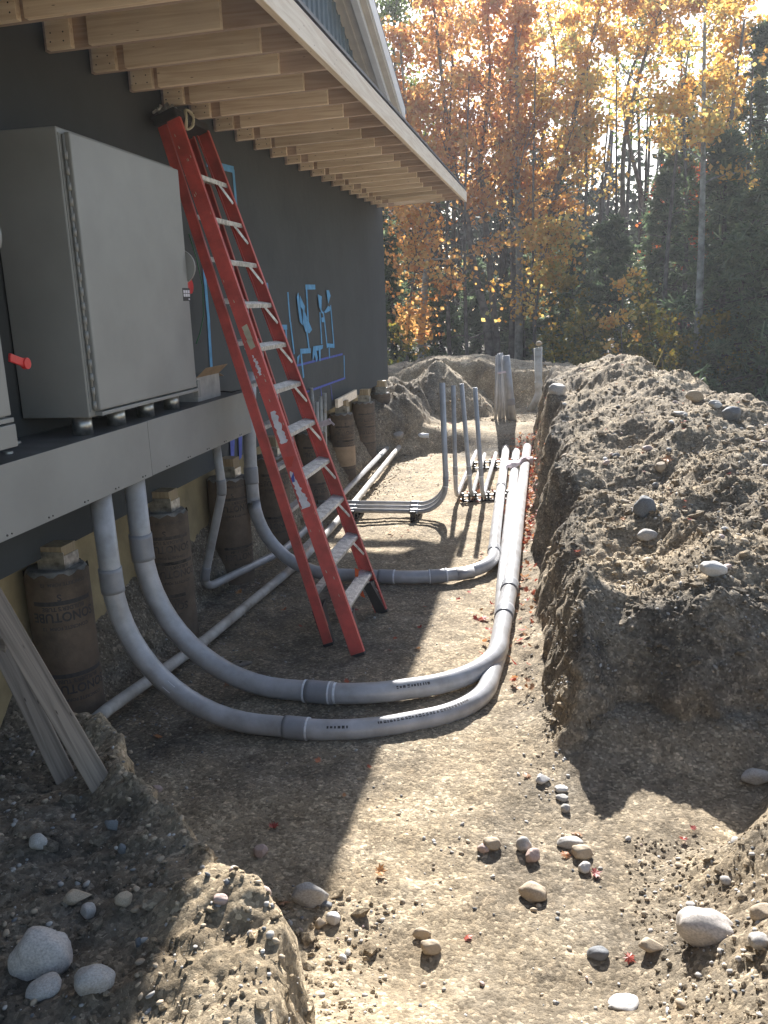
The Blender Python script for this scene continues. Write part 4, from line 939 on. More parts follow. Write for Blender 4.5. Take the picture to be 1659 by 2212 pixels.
# small bits on the ground
p = hit(521, 1435); m = MB(); a_ = Vector(p) + Vector((0, 0, .012))
m.add([a_ + Vector(q) for q in ((-.07, -.02, 0), (-.03, -.045, .004), (.03, -.04, 0), (.075, -.01, .01), (.06, .03, 0), (.01, .02, .006), (-.04, .03, 0))], [tuple(range(7))])
m.add([a_ + Vector(q) + Vector((0, 0, -.006)) for q in ((-.07, -.02, 0), (-.03, -.045, .004), (.03, -.04, 0), (.075, -.01, .01), (.06, .03, 0), (.01, .02, .006), (-.04, .03, 0))], [tuple(range(7))])
m.mi = 1; m.tube([a_ + Vector((.005, -.005, .001)), a_ + Vector((.005, -.005, .006))], .015, 16, smooth=False)
tag(root_at_base(m.build('metal_scrap', [MT['galv'], MT['rubber']])), 'flat metal plate with a round hole lying on the shaded floor left of the ladder', 'metal scrap')
for u, v, lab in ((1240, 2182, 'cigarette stub lying at the bottom right of the foreground'), ):
    u = (920 + 1240 * 1000 / 1659) * .86406; v = (1850 + 1150 * 710 / 1178) * .86406; p = Vector(hit(u, v)) + Vector((0, 0, .006)); m = MB(); m.tube([p, p + Vector((.004, .025, .004))], .004, 8); m.mi = 1; m.tube([p + Vector((.004, .025, .004)), p + Vector((.006, .036, .006))], .0041, 8)
    tag(root_at_base(m.build('cigarette_stub', [MT['white'], MT['stone_tan']])), lab, 'cigarette')
p = Vector(hit(1058, 1098)) ; p = Vector(hit((600 + 950 * .4822) * .86406, (800 + 615 * .4822) * .86406)); m = MB(); m.tube([p + Vector((-.09, 0, .04)), p + Vector((-.05, 0, .045)), p + Vector((.08, .01, .04))], [.015, .035, .035], 12); m.mi = 1; m.tube([p + Vector((-.12, 0, .04)), p + Vector((-.09, 0, .04))], .017, 10)
tag(root_at_base(m.build('plastic_bottle', [MT['white'], MT['red']])), 'small white bottle with a red cap lying on the left bank far down the trench', 'bottle')

# ------------------------------------------------------------------ stones
def ico(sub):
    import bmesh
    bm = bmesh.new(); bmesh.ops.create_icosphere(bm, subdivisions=sub, radius=1.); v = np.array([p.co[:] for p in bm.verts]); f = np.array([[q.index for q in p.verts] for p in bm.faces]); bm.free(); return v, f
I3, I2, I1 = ico(4), ico(2), ico(1)
def stone_shape(seed, base, amp=.22, ang=0.):
    rs = np.random.RandomState(seed); v, f = base; v = v.copy(); n = v.copy()
    d = vnoise(n[:, 0] * 1.3 + seed * 3.1, n[:, 1] * 1.3, n[:, 2] * 1.3, seed=seed) * amp + vnoise(n[:, 0] * 3, n[:, 1] * 3 + seed, n[:, 2] * 3, seed=seed + 1) * amp * .35 + vnoise(n[:, 0] * 8, n[:, 1] * 8 + seed, n[:, 2] * 8, seed=seed + 2) * amp * .07
    v = v * (1 + d[:, None])
    for _ in range(6 if ang else 3):
        q = rs.randn(3); q /= np.linalg.norm(q); c = rs.uniform(.62, .82) if ang else rs.uniform(.75, .9); t = v @ q; v = v - np.clip(t - c, 0, 9)[:, None] * q[None, :] * .92
    return v, f
def shape_mesh(nm, v, f, m, smooth=True):
    me = bpy.data.meshes.new(nm); me.from_pydata([tuple(p) for p in v], [], [tuple(p) for p in f]); me.polygons.foreach_set('use_smooth', [smooth] * len(f)); me.materials.append(m); me.update(); return me
stone_mats = ['stone', 'stone_tan', 'stone_dark', 'stone_white', 'stone_pink']
MT['stone_pale'] = mat('pale_boulder_stone', (.50, .455, .41), .85, var=.16, vscale=12., bump=.35, bscale=40, dist=.006)
SM = {}
def stone_at(u, v, wpx, mt, label, seed, asp=(1, .8, .62), sink=.44, rot=None, group=None, name='stone', ang=0.):
    p = hit(u, v); dist = np.dot(p - EYE, fwd); w = wpx / FPX * dist / 2; rs = random.Random(seed)
    key = (seed % 9, mt, ang > 0)
    if key not in SM: SM[key] = shape_mesh('stone', *stone_shape(seed % 9 + 11, I3, .2, ang), MT[mt])
    o = bpy.data.objects.new(name, SM[key]); COL.objects.link(o); o.scale = (w * asp[0], w * asp[1], w * asp[2])
    o.rotation_euler = (rs.uniform(-.15, .15), rs.uniform(-.15, .15), rot if rot is not None else rs.uniform(0, 6.3))
    o.location = (p[0], p[1], Hs(p[0], p[1]) + w * asp[2] * (1 - (.60 if wpx > 100 else sink))); return tag(o, label, 'stone', group)
big = [ # u, v, width, material, label, seed, aspect, rot
 (100, 2092, 128, 'stone_pale', 'biggest pale boulder at the lower left corner, tall and rounded', 3, (1, .75, 1.0), .4),
 (205, 2135, 84, 'stone', 'rounded grey stone right of the big pale boulder', 5, (1, .8, .8), .3),
 (98, 2150, 78, 'stone', 'low grey stone touching the foot of the big pale boulder', 7, (1, .9, .6), 1.),
 (168, 1948, 56, 'stone_tan', 'tan stone lying above the big pale boulder', 2, (1, .7, .55), .2),
 (192, 1978, 36, 'stone', 'small oval grey stone under the tan one', 4, (.8, 1, .9), 0.),
 (270, 1955, 40, 'stone_tan', 'dull brown round stone on the dark left slope', 6, None, .5),
 (85, 1832, 40, 'stone', 'speckled grey and pink stone at the left edge of the slope', 8, (.9, .8, .9), 0.),
 (300, 2048, 22, 'stone_dark', 'small blue grey slate chip standing on the left slope', 1, (.6, .4, 1.1), .4),
 (1155, 1938, 60, 'stone_tan', 'lone oblong pale stone in the middle of the sandy foreground', 3, (1, .75, .65), -.15),
 (1530, 2036, 142, 'stone_pale', 'big cracked pale boulder half buried at the right edge', 14, (1, .7, .75), -.3),
 (1640, 2042, 50, 'stone', 'round grey stone against the right side of the cracked boulder', 5, None, 0.),
 (1650, 1985, 60, 'stone_tan', 'brownish stone cut by the right edge above the cracked boulder', 6, None, 0.),
 (1636, 1690, 66, 'stone', 'smooth elongated grey stone on top of the right gravel heap', 12, (1, .55, .5), .3),
 (1408, 2048, 58, 'stone_tan', 'flat tan stone left of the cracked boulder', 2, (1, .6, .45), -.2),
 (1292, 2066, 44, 'stone_dark', 'dark brown half sunk stone in the foreground, right of the middle', 4, (1, .8, .6), .1),
 (1348, 2172, 68, 'stone_white', 'white quartz stone set flush in the sand at the bottom', 7, (1, .8, .25), .2),
 (1062, 1830, 40, 'stone_tan', 'brown round stone above the lone oblong stone, left one of a pair', 1, None, 0.),
 (1132, 1838, 38, 'stone', 'smooth grey round stone, right one of the pair above the oblong stone', 8, (.8, .8, .9), 0.),
 (1046, 1841, 26, 'stone_pink', 'small reddish stone touching the brown round one', 3, None, 0.),
 (1150, 1858, 38, 'stone_pink', 'light pinkish stone below the smooth grey round stone', 9, (.9, .8, .8), .5),
 (1172, 1690, 32, 'stone_white', 'white stone, topmost of the little row beside the floor edge', 2, (1, .9, .7), 0.),
 (1212, 1708, 30, 'stone_white', 'whitish flat stone below and right of the topmost white one', 5, (1, .8, .5), .2),
 (1215, 1728, 30, 'stone', 'flat grey slab stone under the whitish flat stone', 6, (1, .7, .4), 0.),
 (1222, 1752, 26, 'stone', 'grey stone on the edge of the dark hollow at the row of stones', 7, (.8, .8, .8), 0.),
 (1232, 1830, 52, 'stone', 'flat grey stone among the orange leaves at the stone row', 4, (1, .7, .5), 0.),
 (1256, 1852, 46, 'stone_tan', 'speckled tan stone among orange leaves at the stone row', 1, (1, .8, .7), 0.),
 (1262, 1882, 32, 'stone_white', 'white pitted stone at the lower end of the stone row', 9, (.9, .9, .8), 0.),
 (672, 1948, 74, 'stone', 'large half shaded boulder at the foot of the left ridge', 13, (1, .8, .75), .3),
 (705, 1958, 30, 'stone_dark', 'small blue grey chip beside the half shaded boulder', 3, (1, .6, .4), 0.),
 (565, 1850, 36, 'stone_pink', 'small reddish stone on the dark trench floor behind the left ridge', 15, (.9, .8, .9), 0.),
 (478, 1950, 34, 'stone_pink', 'pinkish white stone on the sunlit crest of the left ridge', 5, (1, .8, .7), 0.),
 (340, 1710, 26, 'stone_pink', 'pale pink stone on the shaded crest of the left ridge', 6, (1, .7, .6), 0.),
 (244, 1790, 36, 'stone_dark', 'blue grey slate sticking out of the left ridge flank', 10, (1, .5, .8), 0.),
 (265, 1845, 26, 'stone_dark', 'second smaller slate on the left ridge flank', 16, (.8, .5, 1.), 0.),
 (930, 2056, 46, 'stone_tan', 'tan stone near the bottom centre, larger of two', 1, (1, .75, .7), 0.),
 (912, 2025, 38, 'stone_tan', 'angular brown stone next to the tan one near the bottom centre', 13, (1, .7, .7), .3),
 (720, 1995, 34, 'stone_white', 'pale stone low on the sandy slope under the left ridge', 4, (.9, .8, .8), 0.),
 (693, 2002, 30, 'stone_tan', 'tan stone left of the pale stone under the left ridge', 2, (.8, .8, .9), 0.),
 (1395, 1112, 46, 'stone_dark', 'big dark round stone bedded at the lip of the right bank', 3, (1, .9, 1.1), 0.),
 (1400, 1165, 44, 'stone', 'smooth grey oblong stone just below the dark round one on the bank', 12, (1, .65, .6), .3),
 (1540, 1240, 58, 'stone_white', 'whitest stone of the right bank lying on its lit slope', 5, (1, .7, .6), 0.),
 (1205, 850, 40, 'stone', 'grey stone on the far left rim of the right bank', 6, None, 0.),
 (1580, 905, 40, 'stone_dark', 'rounded dark grey stone on the skyline of the right bank', 7, (1, .8, .8), 0.),
 (1545, 880, 26, 'stone', 'small grey stone left of the rounded dark one on the skyline', 8, None, 0.),
 (1500, 868, 36, 'stone_tan', 'brown block stone near the skyline of the right bank', 13, (1, .8, .7), 0.),
 (1470, 900, 34, 'stone', 'grey flat stone on the upper right bank', 1, (1, .8, .4), 0.),
 (1428, 1018, 28, 'stone_tan', 'square brown stone in the hollow of the right bank', 15, (.9, .9, .9), 0.),
 (1350, 1088, 26, 'stone_tan', 'small tan brick shaped stone on the sandy shelf of the bank', 11, (1, .5, .5), 0.),
 (860, 948, 26, 'stone', 'grey stone on the far left bank beneath the last piers', 9, None, 0.),
]
for i, (u, v, w, mt, lb, sd, asp, rot) in enumerate(big):
    stone_at(u, v, w, mt, lb, sd, asp or (1, .85, .7), rot=rot, ang=1. if sd in (13, 14, 15, 16, 10, 11, 2) else 0.)
pp = V3(ony(1164, 742, 14.13)); o = stone_at(1164, 800, 12, 'stone_tan', 'small stone resting on the mouth of the lone far conduit', 4); o.location = pp; o.scale = (.05, .05, .04)
rs = np.random.RandomState(11); cnt = 0
zones = [  # x0,x1,y0,y1,n,size range, label, group
 (-1.7, -.6, 1.3, 2.5, 56, (.006, .018), 'small loose stone on the shaded left spoil slope', 'small stones on the left slope'),
 (-.45, .5, 1.6, 3.1, 34, (.006, .015), 'small loose stone on the sandy foreground', 'small stones in the foreground'),
 (.35, 1.3, 1.7, 3.0, 44, (.010, .028), 'small stone on the right gravel heap', 'small stones on the gravel heap'),
 (.08, 2.0, 4.2, 10.5, 92, (.016, .045), 'small stone lying on the right bank', 'small stones on the right bank')]
for x0, x1, y0, y1, n, (s0, s1), lb, gp in zones:
    for i in range(n):
        x, y = rs.uniform(x0, x1), rs.uniform(y0, y1); s = s0 + (s1 - s0) * rs.rand() ** 2; mt = stone_mats[[0, 1, 0, 1, 4, 2, 3, 1][rs.randint(8)]]; k = (rs.randint(6), mt)
        if k not in SM: SM[k] = shape_mesh('pebble', *stone_shape(k[0] + 40, ico(3) if k[0] == 0 else I2, .22, k[0] % 2), MT[mt])
        o = bpy.data.objects.new('pebble', SM[k]); COL.objects.link(o); o.scale = (s, s * rs.uniform(.6, .95), s * rs.uniform(.45, .8)); o.rotation_euler = (rs.uniform(-.4, .4), rs.uniform(-.4, .4), rs.uniform(0, 6.3))
        o.location = (x, y, Hs(x, y) + s * .25); tag(o, lb.replace('stone', {'stone': 'grey stone', 'stone_tan': 'tan stone', 'stone_dark': 'dark slate stone', 'stone_white': 'white stone', 'stone_pink': 'pinkish stone'}[mt], 1).replace('small loose', ('tiny' if s < .55 * s1 else 'small') + ' loose').replace('small', 'tiny' if s < .55 * s1 else 'small', 1), 'stone', gp + ', ' + mt)
# gravel and clods: uncountable
def scatter(name, label, mt, n, sampler, smin, smax, seed, base, power=3., flat=.7, sink=.2, amp=.3):
    rs = np.random.RandomState(seed); vars_ = [stone_shape(seed * 7 + k, base, amp, k % 2)[0] for k in range(6)]; f = base[1]
    xy = sampler(rs, n); x, y = xy[:, 0], xy[:, 1]; n = len(x); z = H(x, y); s = smin + (smax - smin) * rs.rand(n) ** power
    an = rs.rand(n) * 6.283; ca, sa = np.cos(an), np.sin(an); k = rs.randint(0, 6, n); base_v = np.stack(vars_)[k]
    sx = s * rs.uniform(.8, 1.2, n); sy = s * rs.uniform(.6, 1., n); sz = s * rs.uniform(flat * .6, flat, n)
    vx, vy, vz = base_v[:, :, 0] * sx[:, None], base_v[:, :, 1] * sy[:, None], base_v[:, :, 2] * sz[:, None]
    tl = rs.uniform(-.5, .5, n)[:, None]; vz2 = vz + vx * tl
    X = vx * ca[:, None] - vy * sa[:, None] + x[:, None]; Y = vx * sa[:, None] + vy * ca[:, None] + y[:, None]; Z = vz2 + (z + sz * (1 - sink * 2) * .5)[:, None]
    Vv = np.stack([X, Y, Z], -1).reshape(-1, 3); nv = base[0].shape[0]; Fv = (f[None] + (np.arange(n) * nv)[:, None, None]).reshape(-1, 3)
    o = np_mesh(name, Vv, Fv, MT[mt], smooth=True); return tag(o, label, kind='stuff')
def samp(boxes):
    def g(rs, n):
        w = np.array([b[4] for b in boxes]); w = w / w.sum(); out = []
        for b, q in zip(boxes, w): k = int(n * q); out.append(np.stack([rs.uniform(b[0], b[1], k), b[2] + (b[3] - b[2]) * rs.rand(k) ** 1.2], 1))
        return np.concatenate(out)
    return g
bank_boxes = [(-2.0, -.5, 1.1, 2.6, 2), (-.7, .5, 1.4, 3.2, .6), (.35, 1.6, 1.4, 3.0, 3), (.0, 2.2, 3.9, 7.5, 7), (.0, 2.4, 7.5, 12, 4), (-2.5, -1.9, 3.3, 9., 2), (-2.4, -1.5, 9., 13.5, 2.), (-.15, .1, 3.3, 7, .5), (-2.6, .5, 13.2, 15.5, 1.6), (-1.9, -.6, 3.1, 6.5, .5)]
scatter('gravel', 'grey gravel strewn over the banks and the foreground', 'stone', 6500, samp(bank_boxes), .002, .014, 5, I1, 4.)
scatter('tan_gravel', 'tan gravel mixed into the banks', 'stone_tan', 7500, samp(bank_boxes), .002, .014, 6, I1, 4.)
scatter('dark_gravel', 'dark gravel chips mixed into the soil', 'stone_dark', 3000, samp(bank_boxes), .002, .010, 7, I1, 3.)
scatter('white_gravel', 'white quartz chips mixed into the soil', 'stone_white', 1500, samp(bank_boxes), .002, .010, 8, I1, 3.)
def clods(name, label, n, boxes, s0, s1, seed, pw):
    o = scatter(name, label, 'soil', n, samp(boxes), s0, s1, seed, I1, pw, .8, amp=.55)
    k = len(o.data.vertices); o.data.polygons.foreach_set('use_smooth', [False] * len(o.data.polygons))
    at = o.data.attributes.new('dirt_shade', 'FLOAT', 'POINT'); co = np.empty(k * 3, np.float32); o.data.vertices.foreach_get('co', co); co = co.reshape(-1, 3)
    at.data.foreach_set('value', np.clip(dirt_shade_at(co[:, 0], co[:, 1]), 0, 1).astype(np.float32)); return o
clods('earth_crumbs', 'fine crumbs of earth over the banks', 32000, [(-2.0, -.5, 1.1, 2.6, 2.2), (.3, 1.6, 1.4, 3.1, 3.), (-.02, 2.2, 3.75, 7.0, 11), (.0, 2.6, 7.0, 12, 5), (-2.6, -1.9, 9., 13.5, 1.5), (-2.6, .5, 13.2, 15.8, 3)], .003, .014, 9, 2.4)
clods('earth_clods', 'crumbly earth clods on the banks', 2600, [(-2.0, -.55, 1.1, 2.6, 1.), (.5, 1.6, 1.4, 2.9, 1.2), (.0, 2.2, 3.9, 7.5, 7), (.0, 2.4, 7.5, 12, 4), (-2.5, -1.9, 9., 13.5, 1), (-2.6, .5, 13.2, 15.5, 1.5)], .012, .040, 19, 3.)

# ------------------------------------------------------------------ fallen leaves
def leaf_outline():
    pts = [(0, -.55), (.06, -.2), (.35, -.38), (.28, -.12), (.62, -.1), (.45, .08), (.58, .32), (.30, .25), (.24, .42), (.10, .40), (0, .78)]
    return pts + [(-x, y) for x, y in reversed(pts[1:-1])]
LO = leaf_outline()
def leaf_geo(curl, seed):
    rs = random.Random(seed); c = (0, 0.02); v = [(c[0], c[1], 0)] + [(x, y, 0) for x, y in LO]; v = [(x, y, curl * (x * x * 1.1 + y * y * .7) + .12 * math.sin(x * 5 + seed) * abs(y) + rs.uniform(-.03, .03)) for x, y, z in v]
    n = len(LO); return v, [(0, 1 + i, 1 + (i + 1) % n) for i in range(n)]
def leaf_mesh(k, tint, mt):
    v, f = leaf_geo([.25, .5, -.3, .75, .1][k % 5], k); me = bpy.data.meshes.new('fallen_leaf'); me.from_pydata(v, [], f); a = me.attributes.new('tint', 'FLOAT', 'FACE'); a.data.foreach_set('value', [tint] * len(f)); me.materials.append(MT[mt]); me.update(); return me
LM = [leaf_mesh(i, (i * .137) % 1., 'litter') for i in range(15)] + [leaf_mesh(i + 3, (i * .31) % 1., 'dead_leaf') for i in range(5)]
def put_leaf(x, y, s, k, label, group, dz=.006, rs=random.Random(5)):
    o = bpy.data.objects.new('fallen_leaf', LM[k]); COL.objects.link(o); o.scale = (s, s, s); o.rotation_euler = (rs.uniform(-.35, .35), rs.uniform(-.35, .35), rs.uniform(0, 6.3)); o.location = (x, y, Hs(x, y) + dz + s * .12); return tag(o, label, 'leaf', group)
def tint_k(t): return min(range(15), key=lambda i: abs(((i * .137) % 1.) - t))
named = [(1285, 1895, 30, 0.02, 'crumpled dark red leaf at the lower end of the stone row'), (1221, 1852, 26, .6, 'bright orange leaf stuck between two stones of the row'), (1245, 1806, 30, .95, 'pinkish leaf curled above the orange leaves of the stone row'),
 (1140, 1680, 26, .97, 'pale pink leaf flat on the sand above the stone row'), (1475, 1818, 22, .15, 'small red leaf on the right gravel heap'), (1443, 997, 30, .7, 'bright yellow leaf bundle in the middle of the right bank'),
 (820, 1890, 34, .8, 'yellowish leaf against stones at the edge of the shade'), (615, 1955, 34, .95, 'curled pale brown leaf tucked under the left ridge'), (1043, 1340, 30, .3, 'upright orange red leaf in the sand left of the couplings'),
 (688, 1648, 20, .55, 'orange leaf alone on the shaded floor under the pipes'), (345, 1595, 26, .6, 'yellow brown leaf under the outer big conduit'), (345, 1480, 34, .15, 'dark red leaf beside the outer big conduit near the dusty pipe'),
 (516, 1283, 20, .75, 'tan leaf standing on the dusty pipe left of the ladder'), (322, 1448, 34, .2, 'reddish leaf pile near the first pier foot'), (495, 1480, 32, .95, 'pale dead leaf under the inner conduit'),
 (590, 1790, 26, .1, 'dull red leaf on the dark floor near the small reddish stone'), (1035, 1050, 24, .1, 'red leaf by the feet of the thin upright conduits')]
for i, (u, v, w, t, lb) in enumerate(named):
    p = hit(u, v); d = np.dot(p - EYE, fwd); put_leaf(p[0], p[1], w / FPX * d / 1.3, tint_k(t), lb, None)
rs = np.random.RandomState(21)
for x0, x1, y0, y1, n, lb, gp in ((-1.9, -.5, 3.2, 8.5, 34, 'dry leaf lying on the trench floor', 'leaves on the trench floor'), (-1.7, -.1, 8.5, 14, 40, 'small leaf far down the trench', 'leaves far down the trench'), (.1, 1.8, 5., 12., 36, 'leaf fallen on the right bank', 'leaves on the right bank'), (-1.9, .9, 1.7, 3.2, 5, 'dry leaf in the foreground dirt', 'leaves in the foreground')):
    for i in range(n):
        x, y = rs.uniform(x0, x1), rs.uniform(y0, y1); k = rs.randint(0, 20) if x < -.9 else rs.randint(0, 15); tv = (k * .137) % 1.
        cn = 'brown' if k >= 15 else 'dark red' if tv < .25 else 'red' if tv < .5 else 'orange' if tv < .75 else 'yellowish' if tv < .9 else 'pale'
        put_leaf(x, y, rs.uniform(.022, .042), k, lb.replace('leaf', cn + ' leaf').replace('dry ', '').replace('red orange', 'orange').replace('red leaf fallen', 'leaf fallen'), gp + ', ' + cn)
# the litter heaped along the runs is past counting
def litter(n, fn, seed, name, label):
    rs = np.random.RandomState(seed); V = []; F = []; T = []; o = 0; geos = [leaf_geo(c, i) for i, c in enumerate((.3, .6, -.4, .9, .2))]
    for i in range(n):
        x, y, dz = fn(rs); g, f = geos[rs.randint(5)]; g = np.array(g); s = rs.uniform(.026, .05); a, b, c = rs.uniform(0, 6.3), rs.uniform(-.8, .8), rs.uniform(-.8, .8)
        g = g @ np.array([[1, 0, 0], [0, math.cos(b), -math.sin(b)], [0, math.sin(b), math.cos(b)]]) @ np.array([[math.cos(c), 0, math.sin(c)], [0, 1, 0], [-math.sin(c), 0, math.cos(c)]]) @ np.array([[math.cos(a), -math.sin(a), 0], [math.sin(a), math.cos(a), 0], [0, 0, 1]])
        V.append(g * s + np.array([x, y, Hs(x, y) + dz + .012])); F.append(np.array(f) + o); T += [rs.rand()] * len(f); o += len(g)
    ob = np_mesh(name, np.concatenate(V), np.concatenate(F), MT['litter'], tint=T); return tag(ob, label, kind='stuff')
def f_strip(rs):
    y = rs.uniform(4.2, 12.3) if rs.rand() < .25 else rs.uniform(7.2, 12.3); x = -.19 - .010 * (y - 7.) + .055 * rs.randn() + (0 if rs.rand() < .72 else -.20); return x, y, rs.rand() * .04
litter(950, f_strip, 4, 'leaf_litter', 'red and orange maple leaves drifted along the white runs')
def f_sp(rs): return rs.uniform(-.95, -.5), rs.uniform(8.9, 9.4) if rs.rand() < .6 else rs.uniform(11.0, 11.8), rs.rand() * .03
litter(90, f_sp, 5, 'leaf_litter', 'orange leaves caught among the black spacers')

# ------------------------------------------------------------------ forest
def tree_skeleton(base, pts, r0, seed, start=.35, nb=22, spread=2.6, rise=.6, droop=0., sub=4, top_taper=.18, bend=.25, cone=.65):
    """trunk polyline and limbs; returns (trunk MB, twig segments array)"""
    rs = np.random.RandomState(seed); P = [Vector(p) for p in pts]; k = 26; tr = []
    for i in range(k + 1):
        t = i / k * (len(P) - 1); a = min(int(t), len(P) - 2); f = t - a
        p0, p1, p2, p3 = P[max(a - 1, 0)], P[a], P[a + 1], P[min(a + 2, len(P) - 1)]
        q = .5 * ((2 * p1) + (p2 - p0) * f + (2 * p0 - 5 * p1 + 4 * p2 - p3) * f * f + (3 * p1 - p0 - 3 * p2 + p3) * f ** 3); tr.append(q)
    rad = [max(r0 * (1 - (1 - top_taper) * (i / k) ** .8), .012) for i in range(k + 1)]; rad[0] *= 1.35; rad[1] *= 1.08
    m = MB(); m.tube(tr, rad, 10); segs = []
    for b in range(nb):
        t = start + (1 - start) * (b + rs.rand()) / nb; ix = min(int(t * k), k - 1); p = tr[ix].lerp(tr[ix + 1], t * k - ix); rr = rad[ix]
        az = b * 2.4 + rs.uniform(-.5, .5); ln = spread * (1.05 - cone * (t - start) / (1 - start)) * rs.uniform(.6, 1.15); el = rise * rs.uniform(.6, 1.3)
        d = Vector((math.cos(az) * math.cos(el), math.sin(az) * math.cos(el), math.sin(el))); q = p.copy(); bp = [q.copy()]; n = 6
        for j in range(n):
            d = (d + Vector(rs.randn(3)) * bend * .5 + Vector((0, 0, -droop * .3))).normalized(); q = q + d * (ln / n); bp.append(q.copy())
        br = max(.012, rr * .38); m.tube(bp, [br * (1 - .85 * j / n) for j in range(n + 1)], 5); 
        for j in range(2, n + 1): segs.append((bp[j - 1], bp[j], 1.))
        for s_ in range(sub):
            j = rs.randint(1, n + 1); q = bp[j].copy(); dd = (bp[j] - bp[j - 1]).normalized(); sd = (dd * .5 + Vector(rs.randn(3)) * .6 + Vector((0, 0, .15 - droop * .2))).normalized(); sp = [q.copy()]; sl_ = ln * rs.uniform(.25, .5)
            for _ in range(4): sd = (sd + Vector(rs.randn(3)) * .2 + Vector((0, 0, -droop * .1))).normalized(); q = q + sd * sl_ / 4; sp.append(q.copy())
            m.tube(sp, [br * .4 * (1 - .8 * j2 / 4) for j2 in range(5)], 4)
            for j2 in range(1, 5): segs.append((sp[j2 - 1], sp[j2], 1.4))
    return m, segs
def leaves(segs, n, size, jit, rs, flat=.0, lump=True, shape='leaf'):
    A = np.array([list(s[0]) for s in segs]); Bv = np.array([list(s[1]) for s in segs]); w = np.array([s[2] for s in segs])
    if lump: w = w * np.exp(1.5 * rs.randn(len(w)))
    k = rs.choice(len(segs), n, p=w / w.sum()); t = rs.rand(n)[:, None]; C = A[k] * (1 - t) + Bv[k] * t + rs.randn(n, 3) * jit * np.array([1, 1, .75])
    nrm = rs.randn(n, 3); nrm[:, 2] += flat; nrm /= np.linalg.norm(nrm, axis=1)[:, None]
    u = np.cross(nrm, rs.randn(n, 3)); u /= np.linalg.norm(u, axis=1)[:, None]; v = np.cross(nrm, u); s = (size * rs.uniform(.6, 1.25, n))[:, None]
    if shape == 'leaf': q = [(-.5, 0, 0), (-.02, .42, .1), (.55, 0, 0), (-.02, -.42, .1)]
    else: q = [(-.9, .10, 0), (.9, .07, -.1), (.95, -.07, -.1), (-.9, -.10, 0)]
    V = np.stack([C + u * s * a + v * s * b + nrm * s * c for a, b, c in q], 1).reshape(-1, 3); F = np.arange(n * 4).reshape(n, 4)
    seg_t = rs.rand(len(segs))[k]; return V, F, np.clip(.6 * seg_t + .4 * rs.rand(n), 0, 1)
def tree(name, label, cat, pts, r0, seed, bark, leafm, n, size, jit=.22, group=None, flat=.4, shape='leaf', **kw):
    T_ = empty(name, pts[0], label, cat, group); m, segs = tree_skeleton(pts[0], pts, r0 * 1.12, seed, **kw); m.build('trunk', MT[bark], T_)
    if n:
        V, F, t = leaves(segs, n, size, jit, np.random.RandomState(seed + 500), flat, shape=shape); np_mesh('crown', V, F, MT[leafm], T_, tint=t)
    return T_
def tp(y, *uv):
    """trunk line from surveyed points at distance y; first point dropped to the ground"""
    pts = [Vector(ony(u, v, y + 0.0)) for u, v in uv]; b = pts[0].copy(); b.z = Hs(b.x, b.y) - .2
    if abs(b.z - pts[0].z) < .3: pts = pts[1:]
    return [b] + pts
G1 = 'autumn maples at the forest edge'
# trunk traced trees
tree('maple_tree', 'straight grey trunked maple in the middle with lichen patches, orange crown', 'tree', tp(33, (1120, 800), (1122, 560), (1118, 400), (1117, 200), (1112, -20)), 0.194, 1, 'bark_light', 'maple', 3794, .18, group=G1, start=0.42, nb=30, spread=3.0, rise=.75)
tree('maple_tree', 'slimmer twin maple stem just left of the lichen patched one', 'tree', tp(33.5, (1104, 800), (1108, 560), (1102, 400), (1100, 200), (1118, 0)), 0.150, 2, 'bark', 'maple', 2108, .18, group=G1, start=0.55, nb=22, spread=2.4, rise=.8)
tree('maple_tree', 'maple with a curving stem leaning left beside the canopy end', 'tree', tp(32.5, (1058, 790), (1050, 690), (1028, 600), (1010, 480), (990, 400), (970, 300), (950, 120), (935, 0)), 0.188, 3, 'bark', 'maple', 3372, .18, group=G1, start=0.5, nb=26, spread=2.8, rise=.7)
tree('maple_tree', 'maple whose stem snakes upward between the curved one and the straight one', 'tree', tp(33, (1076, 790), (1060, 600), (1045, 440), (1040, 330), (1058, 160), (1050, 0)), 0.163, 4, 'bark', 'maple', 3372, .18, group=G1, start=0.5, nb=26, spread=2.6, rise=.7)
tree('maple_tree', 'maple leaning to the right across the middle of the wood', 'tree', tp(33.5, (1110, 800), (1135, 650), (1190, 450), (1230, 300), (1262, 150), (1300, 0)), 0.188, 5, 'bark', 'maple_y', 4743, .18, group=G1, start=0.48, nb=30, spread=3.2, rise=.5)
tree('maple_tree', 'pale birch like maple at the left by the wall corner', 'tree', tp(31.5, (912, 800), (916, 640), (925, 520), (905, 380), (880, 240), (862, 80)), 0.175, 6, 'bark_light', 'maple', 3583, .18, group=G1, start=0.42, nb=26, spread=2.6, rise=.6)
tree('tall_tree', 'tall pale mottled trunk in front of the hemlocks on the right', 'tree', tp(27, (1502, 850), (1512, 620), (1518, 400), (1520, 200), (1524, -30)), .155, 7, 'bark_light', 'maple_y', 2600, .15, start=.6, nb=14, spread=2.4, rise=.5)
tree('maple_tree', 'red leaved low maple behind the right trunks', 'tree', tp(40, (1470, 800), (1475, 600), (1480, 450), (1485, 380)), .12, 8, 'bark_dark', 'maple_red', 4743, .165, group=G1, start=.3, nb=24, spread=2.6, rise=.4)
tree('maple_tree', 'golden maple in the upper right corner of the wood', 'tree', tp(34, (1560, 820), (1555, 500), (1575, 250), (1590, 0)), .15, 9, 'bark', 'maple_y', 4479, .165, group=G1, start=0.6, nb=26, spread=3., rise=.6)
